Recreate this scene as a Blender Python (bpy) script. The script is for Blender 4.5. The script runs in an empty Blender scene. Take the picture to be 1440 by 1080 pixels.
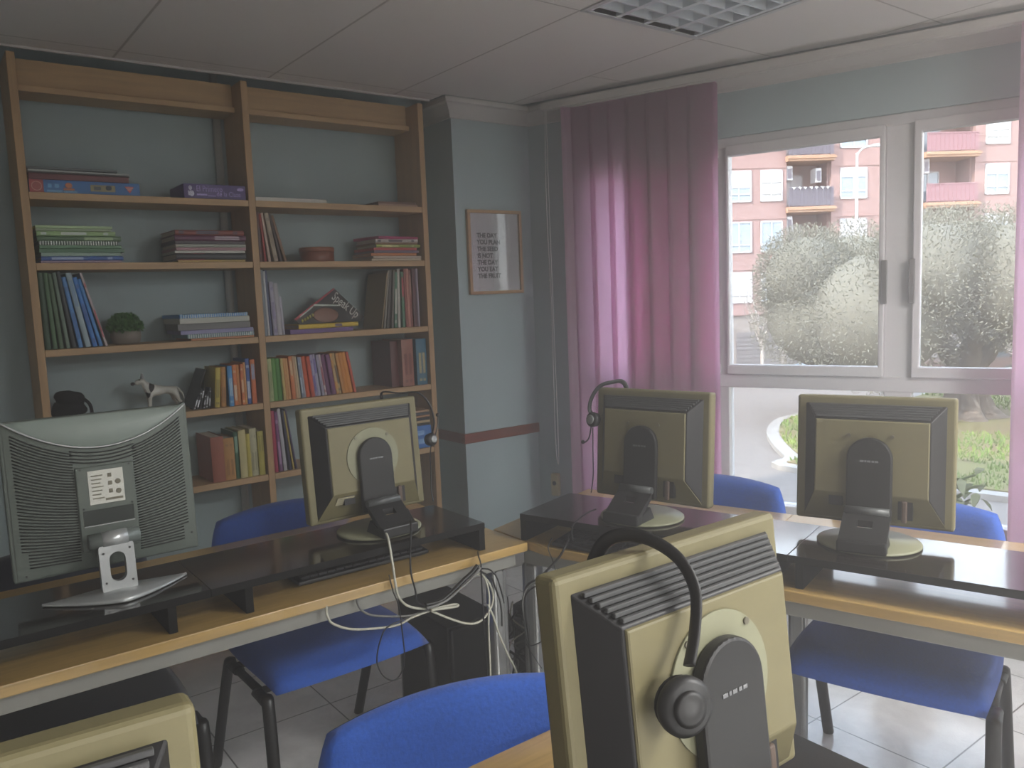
import bpy, bmesh, math, random
from mathutils import Vector, Matrix, Euler
random.seed(7)
scene = bpy.context.scene
COL = scene.collection
PI = math.pi
R = math.radians
# ------------------------------------------------------------------ camera (solved from the photo's vanishing lines)
FPX = 1137.6
CAM = Vector((0, 0, 1.45))
yaw, pitch, roll = R(37.019), R(6.2744), R(-2.2531)
_f = Vector((math.sin(yaw)*math.cos(pitch), math.cos(yaw)*math.cos(pitch), -math.sin(pitch)))
_r = Vector((math.cos(yaw), -math.sin(yaw), 0))
_u = _r.cross(_f)
_r2 = _r*math.cos(roll) + _u*math.sin(roll)
_u2 = -_r*math.sin(roll) + _u*math.cos(roll)
cam = bpy.data.cameras.new('camera')
cam.sensor_width = 36.0
cam.lens = FPX/1440*36
cam.clip_start = 0.02
cam.clip_end = 500
co = bpy.data.objects.new('camera', cam)
COL.objects.link(co)
m = Matrix((( _r2.x, _u2.x, -_f.x, CAM.x), (_r2.y, _u2.y, -_f.y, CAM.y), (_r2.z, _u2.z, -_f.z, CAM.z), (0, 0, 0, 1)))
co.matrix_world = m
scene.camera = co

def ray(x, y):
    return _r2*((x-720)/FPX) - _u2*((y-540)/FPX) + _f
def at_plane(x, y, n, d):
    v = ray(x, y)
    return CAM + v*((d - n.dot(CAM))/n.dot(v))
def atY(x, y, Y): return at_plane(x, y, Vector((0, 1, 0)), Y)
def atZ(x, y, Z): return at_plane(x, y, Vector((0, 0, 1)), Z)

# ------------------------------------------------------------------ materials
_mats = {}
def lin(c):
    return c/12.92 if c <= .04045 else ((c+.055)/1.055)**2.4
def rgb(h):
    if isinstance(h, str):
        return tuple(lin(int(h[i:i+2], 16)/255) for i in (0, 2, 4))
    return tuple(h)
def mat(name, color, rough=.6, metal=0.0, noise=0.06, scale=18.0, bump=0.0, spec=.5, coat=0.0, stretch=None, sheen=0):
    key = name
    if key in _mats: return _mats[key]
    M = bpy.data.materials.new(name); M.use_nodes = True
    nt = M.node_tree; N = nt.nodes; L = nt.links
    b = N['Principled BSDF']
    c = rgb(color)
    tc = N.new('ShaderNodeTexCoord'); mp = N.new('ShaderNodeMapping'); nz = N.new('ShaderNodeTexNoise')
    L.new(tc.outputs['Object'], mp.inputs['Vector']); L.new(mp.outputs['Vector'], nz.inputs['Vector'])
    if stretch: mp.inputs['Scale'].default_value = stretch
    nz.inputs['Scale'].default_value = scale; nz.inputs['Detail'].default_value = 5
    rp = N.new('ShaderNodeValToRGB')
    rp.color_ramp.elements[0].position = .3; rp.color_ramp.elements[1].position = .7
    rp.color_ramp.elements[0].color = tuple(max(0, v*(1-noise)) for v in c) + (1,)
    rp.color_ramp.elements[1].color = tuple(min(1, v*(1+noise)) for v in c) + (1,)
    L.new(nz.outputs['Fac'], rp.inputs['Fac']); L.new(rp.outputs['Color'], b.inputs['Base Color'])
    b.inputs['Roughness'].default_value = rough; b.inputs['Metallic'].default_value = metal
    b.inputs['Specular IOR Level'].default_value = spec
    if coat: b.inputs['Coat Weight'].default_value = coat; b.inputs['Coat Roughness'].default_value = .12
    if sheen: b.inputs['Sheen Weight'].default_value = sheen
    if bump:
        bp = N.new('ShaderNodeBump'); bp.inputs['Strength'].default_value = bump; bp.inputs['Distance'].default_value = .004
        L.new(nz.outputs['Fac'], bp.inputs['Height']); L.new(bp.outputs['Normal'], b.inputs['Normal'])
    _mats[key] = M
    return M
def wood(name, c1, c2, rough=.45, axis='x', scale=1.0, coat=0.0):
    if name in _mats: return _mats[name]
    M = bpy.data.materials.new(name); M.use_nodes = True
    nt = M.node_tree; N = nt.nodes; L = nt.links; b = N['Principled BSDF']
    tc = N.new('ShaderNodeTexCoord'); mp = N.new('ShaderNodeMapping')
    s = {'x': (1.2, 22, 22), 'z': (22, 22, 1.2), 'y': (22, 1.2, 22)}[axis]
    mp.inputs['Scale'].default_value = tuple(v*scale for v in s)
    nz = N.new('ShaderNodeTexNoise'); nz.inputs['Scale'].default_value = 3.0; nz.inputs['Detail'].default_value = 7; nz.inputs['Distortion'].default_value = .6
    rp = N.new('ShaderNodeValToRGB'); rp.color_ramp.elements[0].position = .35; rp.color_ramp.elements[1].position = .7
    rp.color_ramp.elements[0].color = rgb(c1)+(1,); rp.color_ramp.elements[1].color = rgb(c2)+(1,)
    L.new(tc.outputs['Object'], mp.inputs['Vector']); L.new(mp.outputs['Vector'], nz.inputs['Vector'])
    L.new(nz.outputs['Fac'], rp.inputs['Fac']); L.new(rp.outputs['Color'], b.inputs['Base Color'])
    bp = N.new('ShaderNodeBump'); bp.inputs['Strength'].default_value = .12; bp.inputs['Distance'].default_value = .002
    L.new(nz.outputs['Fac'], bp.inputs['Height']); L.new(bp.outputs['Normal'], b.inputs['Normal'])
    b.inputs['Roughness'].default_value = rough
    if coat: b.inputs['Coat Weight'].default_value = coat; b.inputs['Coat Roughness'].default_value = .08
    _mats[name] = M
    return M
def glass(name, tint=(1, 1, 1), refl=1.0):
    M = bpy.data.materials.new(name); M.use_nodes = True
    nt = M.node_tree; N = nt.nodes; L = nt.links; N.clear()
    o = N.new('ShaderNodeOutputMaterial'); t = N.new('ShaderNodeBsdfTransparent'); g = N.new('ShaderNodeBsdfGlossy')
    t.inputs['Color'].default_value = tint+(1,); g.inputs['Roughness'].default_value = .02
    fr = N.new('ShaderNodeFresnel'); fr.inputs['IOR'].default_value = 1.5
    mu = N.new('ShaderNodeMath'); mu.operation = 'MULTIPLY'; mu.inputs[1].default_value = refl
    mx = N.new('ShaderNodeMixShader')
    L.new(fr.outputs['Fac'], mu.inputs[0]); L.new(mu.outputs[0], mx.inputs[0])
    L.new(t.outputs[0], mx.inputs[1]); L.new(g.outputs[0], mx.inputs[2]); L.new(mx.outputs[0], o.inputs[0])
    return M
def translucent(name, color, amount=.5, tcol=None):
    M = bpy.data.materials.new(name); M.use_nodes = True
    nt = M.node_tree; N = nt.nodes; L = nt.links; N.clear()
    o = N.new('ShaderNodeOutputMaterial'); d = N.new('ShaderNodeBsdfDiffuse'); t = N.new('ShaderNodeBsdfTranslucent')
    tc = N.new('ShaderNodeTexCoord'); nz = N.new('ShaderNodeTexNoise'); nz.inputs['Scale'].default_value = 120
    L.new(tc.outputs['Object'], nz.inputs['Vector'])
    rp = N.new('ShaderNodeValToRGB')
    c = rgb(color)
    rp.color_ramp.elements[0].color = tuple(v*.92 for v in c)+(1,); rp.color_ramp.elements[1].color = tuple(min(1, v*1.06) for v in c)+(1,)
    L.new(nz.outputs['Fac'], rp.inputs['Fac']); L.new(rp.outputs['Color'], d.inputs['Color'])
    t.inputs['Color'].default_value = (rgb(tcol) if tcol else c)+(1,)
    mx = N.new('ShaderNodeMixShader'); mx.inputs[0].default_value = amount
    L.new(d.outputs[0], mx.inputs[1]); L.new(t.outputs[0], mx.inputs[2]); L.new(mx.outputs[0], o.inputs[0])
    return M

# ------------------------------------------------------------------ mesh builder
class MB:
    def __init__(s): s.bm = bmesh.new(); s.mi = 0
    def _fin(s, vs, M):
        if M is not None: bmesh.ops.transform(s.bm, matrix=M, verts=vs)
    def _mark(s, n0):
        s.bm.faces.ensure_lookup_table()
        for f in s.bm.faces[n0:]: f.material_index = s.mi
    def box(s, x0, x1, y0, y1, z0, z1, M=None, bevel=0, seg=2):
        t = bmesh.new()
        bmesh.ops.create_cube(t, size=1)
        for v in t.verts:
            v.co = Vector(((x0+x1)/2+v.co.x*(x1-x0), (y0+y1)/2+v.co.y*(y1-y0), (z0+z1)/2+v.co.z*(z1-z0)))
        if bevel: bmesh.ops.bevel(t, geom=t.edges[:], offset=bevel, segments=seg, profile=.5, affect='EDGES')
        s.merge(t, M)
        return s
    def merge(s, t, M=None):
        if M is not None: bmesh.ops.transform(t, matrix=M, verts=t.verts[:])
        t.verts.index_update()
        mp = {}
        for v in t.verts: mp[v] = s.bm.verts.new(v.co)
        for f in t.faces:
            try:
                nf = s.bm.faces.new([mp[v] for v in f.verts]); nf.material_index = s.mi; nf.smooth = f.smooth
            except ValueError: pass
        t.free()
    def prism(s, poly, y0, y1, M=None, bevel=0):
        """polygon in xz extruded along y"""
        t = bmesh.new()
        a = [t.verts.new((x, y0, z)) for x, z in poly]; b = [t.verts.new((x, y1, z)) for x, z in poly]
        t.faces.new(a); t.faces.new(b[::-1])
        n = len(poly)
        for i in range(n): t.faces.new([a[i], b[i], b[(i+1) % n], a[(i+1) % n]])
        bmesh.ops.recalc_face_normals(t, faces=t.faces[:])
        if bevel: bmesh.ops.bevel(t, geom=t.edges[:], offset=bevel, segments=2, profile=.5, affect='EDGES')
        s.merge(t, M); return s
    def plate(s, poly, z0, z1, M=None, bevel=0):
        """polygon in xy extruded along z"""
        t = bmesh.new()
        a = [t.verts.new((x, y, z0)) for x, y in poly]; b = [t.verts.new((x, y, z1)) for x, y in poly]
        t.faces.new(a); t.faces.new(b[::-1])
        n = len(poly)
        for i in range(n): t.faces.new([a[i], b[i], b[(i+1) % n], a[(i+1) % n]])
        bmesh.ops.recalc_face_normals(t, faces=t.faces[:])
        if bevel: bmesh.ops.bevel(t, geom=t.edges[:], offset=bevel, segments=2, profile=.5, affect='EDGES')
        s.merge(t, M); return s
    def hexa(s, p, M=None, bevel=0):
        """8 points: bottom ring 0-3, top ring 4-7"""
        t = bmesh.new(); v = [t.verts.new(q) for q in p]
        for f in ((0, 1, 2, 3), (7, 6, 5, 4), (0, 4, 5, 1), (1, 5, 6, 2), (2, 6, 7, 3), (3, 7, 4, 0)): t.faces.new([v[i] for i in f])
        bmesh.ops.recalc_face_normals(t, faces=t.faces[:])
        if bevel: bmesh.ops.bevel(t, geom=t.edges[:], offset=bevel, segments=2, profile=.5, affect='EDGES')
        s.merge(t, M); return s
    def cyl(s, a, b, r, r2=None, seg=20, smooth=True):
        a = Vector(a); b = Vector(b); d = b-a
        t = bmesh.new()
        bmesh.ops.create_cone(t, cap_ends=True, segments=seg, radius1=r, radius2=r if r2 is None else r2, depth=d.length)
        q = d.to_track_quat('Z', 'Y').to_matrix().to_4x4()
        for f in t.faces: f.smooth = smooth and len(f.verts) == 4
        s.merge(t, Matrix.Translation((a+b)/2) @ q); return s
    def lathe(s, prof, seg=28, M=None, sx=1, sy=1):
        t = bmesh.new(); rings = []
        for r, z in prof:
            rings.append([t.verts.new((r*math.cos(2*PI*i/seg)*sx, r*math.sin(2*PI*i/seg)*sy, z)) for i in range(seg)])
        for a, b in zip(rings, rings[1:]):
            for i in range(seg):
                f = t.faces.new([a[i], a[(i+1) % seg], b[(i+1) % seg], b[i]]); f.smooth = True
        t.faces.new(rings[0][::-1]); t.faces.new(rings[-1])
        s.merge(t, M); return s
    def tube(s, pts, r, seg=8, sub=6, M=None, flat=1.0):
        P = [Vector(p) for p in pts]
        if sub > 1 and len(P) > 2:
            Q = []
            for i in range(len(P)-1):
                p0 = P[max(i-1, 0)]; p1 = P[i]; p2 = P[i+1]; p3 = P[min(i+2, len(P)-1)]
                for k in range(sub):
                    u = k/sub
                    Q.append(.5*((2*p1)+(-p0+p2)*u+(2*p0-5*p1+4*p2-p3)*u*u+(-p0+3*p1-3*p2+p3)*u**3))
            Q.append(P[-1]); P = Q
        t = bmesh.new(); rings = []; nrm = None
        for i, p in enumerate(P):
            d = (P[min(i+1, len(P)-1)]-P[max(i-1, 0)])
            if d.length < 1e-9: d = Vector((0, 0, 1))
            d.normalize()
            if nrm is None:
                nrm = d.orthogonal().normalized() if abs(d.z) > .95 else d.cross(Vector((0, 0, 1))).normalized()
            nrm = (nrm - d*nrm.dot(d)).normalized(); bn = d.cross(nrm)
            rr = r[min(int(i*len(r)/len(P)), len(r)-1)] if isinstance(r, (list, tuple)) else r
            rings.append([t.verts.new(p + nrm*math.cos(2*PI*k/seg)*rr*flat + bn*math.sin(2*PI*k/seg)*rr) for k in range(seg)])
        for a, b in zip(rings, rings[1:]):
            for k in range(seg):
                f = t.faces.new([a[k], a[(k+1) % seg], b[(k+1) % seg], b[k]]); f.smooth = True
        t.faces.new(rings[0][::-1]); t.faces.new(rings[-1])
        bmesh.ops.recalc_face_normals(t, faces=t.faces[:])
        s.merge(t, M); return s
    def ball(s, c, rx, ry=None, rz=None, seg=16, M=None):
        t = bmesh.new(); bmesh.ops.create_uvsphere(t, u_segments=seg, v_segments=max(6, seg//2+2), radius=1)
        for f in t.faces: f.smooth = True
        s.merge(t, (M or Matrix()) @ Matrix.Translation(c) @ Matrix.Diagonal((rx, ry or rx, rz or rx, 1))); return s
    def face(s, pts):
        vs = [s.bm.verts.new(p) for p in pts]; f = s.bm.faces.new(vs); f.material_index = s.mi; return s
    def build(s, name, mats, parent=None, recalc=False):
        me = bpy.data.meshes.new(name)
        if recalc: bmesh.ops.recalc_face_normals(s.bm, faces=s.bm.faces[:])
        s.bm.to_mesh(me); s.bm.free()
        for q in (mats if isinstance(mats, (list, tuple)) else [mats]): me.materials.append(q)
        o = bpy.data.objects.new(name, me); COL.objects.link(o)
        if parent is not None: o.parent = parent
        return o
def tag(o, label, cat, group=None, kind=None):
    o['label'] = label; o['category'] = cat
    if group: o['group'] = group
    if kind: o['kind'] = kind
    return o
def thing(name, label, cat, loc=(0, 0, 0), rz=0.0, group=None):
    o = bpy.data.objects.new(name, None); COL.objects.link(o); o.empty_display_size = .05
    o.location = loc; o.rotation_euler = (0, 0, rz)
    return tag(o, label, cat, group)
def struct(name, mb, m, parent=None, label=None, cat=None):
    o = mb.build(name, m, parent)
    if parent is None: o['kind'] = 'structure'
    if label: o['label'] = label
    if cat: o['category'] = cat
    return o
def clone(root):
    """a copy of a thing with copies of its parts and sub-parts"""
    r = root.copy(); COL.objects.link(r)
    for ch in list(root.children):
        c = ch.copy(); COL.objects.link(c); c.parent = r
        for g in list(ch.children):
            d = g.copy(); COL.objects.link(d); d.parent = c
    return r
def text_mesh(name, body, size, mt, parent, M, extrude=.0004, align='LEFT', shear=0, sx=1.0, spacing=1.0, lines=1.0, bold=0.0):
    cu = bpy.data.curves.new(name, 'FONT'); cu.body = body; cu.size = size; cu.extrude = extrude; cu.align_x = align
    cu.shear = shear; cu.offset = bold; cu.space_character = spacing; cu.space_line = lines; cu.resolution_u = 3
    o = bpy.data.objects.new(name, cu); COL.objects.link(o)
    bpy.context.view_layer.update()
    me = bpy.data.meshes.new_from_object(o.evaluated_get(bpy.context.evaluated_depsgraph_get()))
    bpy.data.objects.remove(o); bpy.data.curves.remove(cu)
    me.transform(M @ Matrix.Diagonal((sx, 1, 1, 1)))
    me.materials.clear(); me.materials.append(mt)
    q = bpy.data.objects.new(name, me); COL.objects.link(q)
    if parent is not None: q.parent = parent
    return q
# text lying in the xz plane, facing -y (towards the room) ; and facing back
def face_xz(x, y, z, roty=0.0, rotz=0.0): return Matrix.Translation((x, y, z)) @ Matrix.Rotation(rotz, 4, 'Z') @ Matrix.Rotation(roty, 4, 'Y') @ Matrix.Rotation(PI/2, 4, 'X')

ORD = ['', 'first', 'second', 'third', 'fourth', 'fifth', 'sixth', 'seventh', 'eighth', 'ninth', 'tenth', 'eleventh', 'twelfth', 'thirteenth', 'fourteenth', 'fifteenth', 'sixteenth', 'seventeenth', 'eighteenth', 'nineteenth', 'twentieth', 'twenty-first', 'twenty-second', 'twenty-third', 'twenty-fourth', 'twenty-fifth', 'twenty-sixth']

# ------------------------------------------------------------------ palette
teal = mat('teal wall paint', 'A8B8BA', .55, noise=.04, scale=3, bump=.02)
white_paint = mat('white ceiling board', 'C9C2BE', .8, noise=.03, scale=6)
crown_white = mat('white plaster moulding', 'C6C2BE', .6, noise=.03)
brown_strip_m = wood('reddish brown chair rail wood', '6E3A2C', '8A4C38', .35)
beech = wood('beech veneer', 'A4864E', 'BC9C60', .3, coat=.6)
beech_v = wood('beech veneer upright', 'C08A48', 'D6A05C', .4, axis='z')
shelf_x = wood('pine shelf veneer', 'B4926A', 'C8A67A', .5)
shelf_z = wood('pine upright veneer', 'AC8A62', 'C09C70', .5, axis='z')
blackwood = wood('black stained wood', '120E0C', '221A17', .16, scale=1.6, coat=.8)
black_edge = mat('matt black edge band', '0E0D0D', .7, spec=.2)
grey_steel = mat('grey painted steel', '8C8C86', .45, .3, noise=.03)
alu = mat('brushed aluminium', 'A8A9A8', .32, .85, noise=.04)
beige = mat('aged beige plastic', '766F50', .5, noise=.03, scale=30)
beige_pale = mat('pale beige plastic', '88886F', .5, noise=.02, scale=30)
charcoal = mat('charcoal plastic', '1C1C1E', .5, noise=.05, scale=30)
charcoal_rib = mat('grey vent ribs', '4A4B4C', .5, noise=.05, scale=30)
blackp = mat('black plastic', '1B1B1C', .45, noise=.06, scale=30)
stand_black = mat('dark stand plastic', '181818', .42, noise=.05, scale=30)
silver = mat('silver plastic', 'B9BCBC', .3, .55, noise=.02)
silver_body = mat('silver grey monitor plastic', '5E665F', .45, .0, noise=.03, scale=30)
silver_top = mat('smooth silver monitor plastic', '7C8780', .4, .0, noise=.02, scale=30)
screen_m = mat('dark screen', '0A0B0D', .12, noise=.02)
paper = mat('off white paper', 'E6E2E4', .8, noise=.02, scale=40)
label_white = mat('white printed label', 'CFCFC6', .6, noise=.03)
ink = mat('black ink', '141418', .7)
blue_cloth = mat('blue chair upholstery', '2A58B4', .85, noise=.12, scale=140, bump=.25, sheen=.2)
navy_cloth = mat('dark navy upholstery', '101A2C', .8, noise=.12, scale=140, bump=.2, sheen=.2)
seat_under = mat('chair black shell', '151515', .5)
frame_black = mat('black tube enamel', '121212', .4)
pvc = mat('white window profile', 'D6D2D2', .35, noise=.02)
cable_white = mat('grey white cable sheath', 'B4B2A4', .45)
cable_black = mat('black cable sheath', '141414', .4)
cable_grey = mat('grey cable sheath', '6E6E6C', .45)
pages_m = mat('page block', 'D8CFBE', .85, noise=.08, scale=80)
SKY, SUN, EXPO, VEIL, ANIS = 2.5, 3.1, 2.5, 0.15, 0.5
FILL_LAMPS = ((2.25, -.58, 22.0), (2.25, -2.98, 38.0), (.45, -2.98, 26.0))
# ================================================================== THE ROOM
WAng = R(19.405)
nW = Vector((math.cos(WAng), math.sin(WAng), 0))
MW = Matrix.Translation(nW*3.683) @ Matrix.Rotation(-(PI/2-WAng), 4, 'Z')   # window wall frame: x right, y outward
def wl(x, d): # point on window wall frame: x along (right), d from camera origin along normal
    p = MW @ Vector((x, d-3.683, 0)); return (p.x, p.y)
CEIL = 2.40
# floor: pale speckled terrazzo tiles
def floor_mat():
    M = bpy.data.materials.new('pale terrazzo tiles'); M.use_nodes = True
    nt = M.node_tree; N = nt.nodes; L = nt.links; b = N['Principled BSDF']
    tc = N.new('ShaderNodeTexCoord'); sp = N.new('ShaderNodeSeparateXYZ'); L.new(tc.outputs['Object'], sp.inputs[0])
    seams = []
    for ax, off in (('X', .2), ('Y', .35)):
        a = N.new('ShaderNodeMath'); a.operation = 'MULTIPLY_ADD'; a.inputs[1].default_value = 1/.40; a.inputs[2].default_value = off+20
        L.new(sp.outputs[ax], a.inputs[0])
        f = N.new('ShaderNodeMath'); f.operation = 'FRACT'; L.new(a.outputs[0], f.inputs[0])
        c = N.new('ShaderNodeMath'); c.operation = 'LESS_THAN'; c.inputs[1].default_value = .012; L.new(f.outputs[0], c.inputs[0])
        seams.append(c)
    mx = N.new('ShaderNodeMath'); mx.operation = 'MAXIMUM'; L.new(seams[0].outputs[0], mx.inputs[0]); L.new(seams[1].outputs[0], mx.inputs[1])
    nz = N.new('ShaderNodeTexNoise'); nz.inputs['Scale'].default_value = 9; nz.inputs['Detail'].default_value = 8; nz.inputs['Roughness'].default_value = .7
    L.new(tc.outputs['Object'], nz.inputs['Vector'])
    rp = N.new('ShaderNodeValToRGB'); rp.color_ramp.elements[0].position = .32; rp.color_ramp.elements[1].position = .62
    rp.color_ramp.elements[0].color = rgb('DAD8D6')+(1,); rp.color_ramp.elements[1].color = rgb('F4F2F0')+(1,)
    L.new(nz.outputs['Fac'], rp.inputs['Fac'])
    mc = N.new('ShaderNodeMixRGB'); mc.inputs[2].default_value = rgb('6F6B68')+(1,)
    L.new(mx.outputs[0], mc.inputs[0]); L.new(rp.outputs['Color'], mc.inputs[1]); L.new(mc.outputs[0], b.inputs['Base Color'])
    b.inputs['Roughness'].default_value = .2
    return M
def ceil_mat():
    M = bpy.data.materials.new('white ceiling tiles'); M.use_nodes = True
    nt = M.node_tree; N = nt.nodes; L = nt.links; b = N['Principled BSDF']
    tc = N.new('ShaderNodeTexCoord'); sp = N.new('ShaderNodeSeparateXYZ'); L.new(tc.outputs['Object'], sp.inputs[0])
    def seam(ax, o, per, w):
        a = N.new('ShaderNodeMath'); a.operation = 'MULTIPLY_ADD'; a.inputs[1].default_value = 1/per; a.inputs[2].default_value = -o/per+30+w/per/2
        L.new(sp.outputs[ax], a.inputs[0])
        f = N.new('ShaderNodeMath'); f.operation = 'FRACT'; L.new(a.outputs[0], f.inputs[0])
        c = N.new('ShaderNodeMath'); c.operation = 'LESS_THAN'; c.inputs[1].default_value = w/per; L.new(f.outputs[0], c.inputs[0]); return c
    s1 = seam('X', .75, .6, .009); s2 = seam('Y', 2.12, 1.2, .007); s3 = seam('Y', 1.52, 1.2, .007)
    g = N.new('ShaderNodeMath'); g.operation = 'GREATER_THAN'; g.inputs[1].default_value = 2.55; L.new(sp.outputs['X'], g.inputs[0])
    s3b = N.new('ShaderNodeMath'); s3b.operation = 'MULTIPLY'; L.new(s3.outputs[0], s3b.inputs[0]); L.new(g.outputs[0], s3b.inputs[1])
    m1 = N.new('ShaderNodeMath'); m1.operation = 'MAXIMUM'; L.new(s1.outputs[0], m1.inputs[0]); L.new(s2.outputs[0], m1.inputs[1])
    m2 = N.new('ShaderNodeMath'); m2.operation = 'MAXIMUM'; L.new(m1.outputs[0], m2.inputs[0]); L.new(s3b.outputs[0], m2.inputs[1])
    nz = N.new('ShaderNodeTexNoise'); nz.inputs['Scale'].default_value = 60; nz.inputs['Detail'].default_value = 4
    L.new(tc.outputs['Object'], nz.inputs['Vector'])
    rp = N.new('ShaderNodeValToRGB'); rp.color_ramp.elements[0].color = rgb('DAD6D2')+(1,); rp.color_ramp.elements[1].color = rgb('E6E2DE')+(1,)
    L.new(nz.outputs['Fac'], rp.inputs['Fac'])
    mc = N.new('ShaderNodeMixRGB'); mc.inputs[2].default_value = rgb('A8A29C')+(1,)
    L.new(m2.outputs[0], mc.inputs[0]); L.new(rp.outputs['Color'], mc.inputs[1]); L.new(mc.outputs[0], b.inputs['Base Color'])
    b.inputs['Roughness'].default_value = .85
    return M
RX0, RY0, YB = -1.9, -4.4, 3.65
fe = [(RX0, RY0), wl(5.2+1.8, 3.683), wl(-2.294, 3.683), (2.715, YB), (RX0, YB)]
fl = MB(); fl.plate([(RX0, RY0), wl(5.4, 3.68), (2.715, 3.38), (2.715, YB), (RX0, YB)], -.12, 0)
struct('floor', fl, floor_mat())
cl = MB()
def dW(y, d): return (d - math.sin(WAng)*y)/math.cos(WAng)     # x on the plane d from window wall frame at given y
e = 3.562
cl.plate([(RX0, RY0), (1.95, RY0), (1.95, 3.42), (RX0, 3.42)], CEIL, CEIL+.02)
cl.plate([(1.95, RY0), (2.55, RY0), (2.55, 1.52), (1.95, 1.52)], CEIL, CEIL+.02)
cl.plate([(1.95, 2.12), (2.55, 2.12), (2.55, 3.30), (2.155, 3.30), (2.155, 3.42), (1.95, 3.42)], CEIL, CEIL+.02)
cl.plate([(2.55, RY0), (dW(RY0, e), RY0), (dW(3.30, e), 3.30), (2.55, 3.30)], CEIL, CEIL+.02)
struct('ceiling', cl, ceil_mat())
sl = MB(); sl.plate([(RX0-.3, RY0-.3), (5.9, RY0-.3), (2.95, YB+.3), (RX0-.3, YB+.3)], 2.68, 2.95)
struct('ceiling_slab', sl, white_paint)
b = MB(); b.box(RX0-.2, 2.24, YB, YB+.25, -.12, 2.68); struct('wall_back', b, teal)
b = MB(); b.box(RX0-.2, RX0, RY0-.2, YB, -.12, 2.68); struct('wall_left', b, white_paint)
b = MB(); b.box(RX0, 5.3, RY0-.2, RY0, -.12, 2.68); struct('wall_rear', b, white_paint)
b = MB(); b.box(2.24, 2.715, 3.38, YB+.25, -.12, 2.68); struct('wall_pillar', b, teal)
# window wall with the wide window and a second one nearer the camera
WX0, WX1, WZ0, WZ1 = -1.87, .30, .40, 2.12
VX0, VX1 = .85, 3.6
b = MB()
b.box(-2.294, WX0, 0, .24, -.12, 2.68, MW); b.box(WX0, WX1, 0, .24, -.12, WZ0, MW); b.box(WX0, WX1, 0, .24, WZ1, 2.68, MW)
b.box(WX1, VX0, 0, .24, -.12, 2.68, MW); b.box(VX0, VX1, 0, .24, -.12, WZ0, MW); b.box(VX0, VX1, 0, .24, WZ1, 2.68, MW)
b.box(VX1, 6.2, 0, .24, -.12, 2.68, MW)
struct('wall_right', b, teal)
# mouldings
def loft(mb, paths, cap=True):
    t = bmesh.new(); rows = [[t.verts.new(p) for p in q] for q in paths]
    for a, c in zip(rows, rows[1:]):
        for i in range(len(a)-1): t.faces.new([a[i], a[i+1], c[i+1], c[i]])
    bmesh.ops.recalc_face_normals(t, faces=t.faces[:]); mb.merge(t)
b = MB()
prof = [(0, 2.315), (.014, 2.315), (.018, 2.33), (.03, 2.345), (.055, 2.372), (.07, 2.378), (.072, 2.399), (0, 2.399)]
loft(b, [[(2.24-o, YB, z), (2.24-o, 3.38-o, z), (2.735+o*.2, 3.38-o, z)] for o, z in prof])
struct('trim_1', b, crown_white)
b = MB()
t = bmesh.new()
rows = [[t.verts.new(MW @ Vector((x, -o, z))) for x in (-2.294, 5.0)] for o, z in prof]
for a, c in zip(rows, rows[1:]): t.faces.new([a[0], a[1], c[1], c[0]])
bmesh.ops.recalc_face_normals(t, faces=t.faces[:]); b.merge(t)
struct('trim_2', b, crown_white)
b = MB(); b.box(RX0, 2.15, 3.42, 3.43, 2.392, 2.45); struct('trim_3', b, crown_white)
b = MB(); b.box(2.24-.012, 2.715, 3.368, 3.38, .709, .76, bevel=.003); b.box(2.228, 2.24, 3.38, YB, .709, .76, bevel=.003); struct('trim_4', b, brown_strip_m)
b = MB(); b.box(RX0, .395, YB-.012, YB, 0, .08); b.box(2.24, 2.715, 3.368, 3.38, 0, .08); b.box(2.228, 2.24, 3.38, YB, 0, .08); struct('baseboard_back', b, mat('grey marble skirting', '9A9792', .35))
b = MB(); b.box(-2.294, 5.0, -.012, 0, 0, .08, MW); struct('baseboard_right', b, mat('grey marble skirting', '9A9792', .35))

# ---- window
win_glass = glass('window glass', (.72, .72, .71), .7)
def window(name, cols, x0, x1, up=True):
    w = bpy.data.objects.new(name, None); COL.objects.link(w); w.matrix_world = MW; w['kind'] = 'structure'
    f = MB()
    f.box(x0, x1, .02, .10, WZ1-.045, WZ1, bevel=.004); f.box(x0, x1, .02, .10, WZ0, WZ0+.037, bevel=.004)
    f.box(x0, x0+.05, .02, .10, WZ0, WZ1, bevel=.004); f.box(x1-.05, x1, .02, .10, WZ0, WZ1, bevel=.004)
    f.box(x0, x1, .02, .10, .981, 1.045, bevel=.004)
    for a, c in zip(cols, cols[1:]): f.box(a[1], c[0], .025, .10, WZ0, WZ1, bevel=.004)
    f.build('window_frame', pvc, w)
    for i, (a, c, sa, sc) in enumerate(cols):
        # a,c frame opening; sa,sc glass of the upper sash
        s = MB()
        s.box(a, sa, 0, .05, 1.045, 2.083, bevel=.005); s.box(sc, c, 0, .05, 1.045, 2.083, bevel=.005)
        s.box(sa-.01, sc+.01, 0, .05, 2.036, 2.083, bevel=.005); s.box(sa-.01, sc+.01, 0, .05, 1.045, 1.088, bevel=.005)
        so = s.build('sash', pvc, w)
        p = MB(); p.box(sa-.008, sc+.008, .022, .028, 1.08, 2.044); p.build('pane', win_glass, so)
        p = MB(); p.box(a-.006, c+.006, .055, .061, WZ0+.03, .985); p.build('pane', win_glass, w)
    return w
w1 = window('window_1', [(-1.82, -1.30, -1.78, -1.285), (-1.238, -.57, -1.225, -.591), (-.464, .24, -.434, .2)], WX0, WX1)
hm = mat('grey window pull', '77716E', .4, .3)
for x in (-.569, -.465):
    h = MB(); h.box(x-.012, x+.012, -.012, 0.002, 1.352, 1.533, bevel=.003); h.build('handle', hm, w1)
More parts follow.
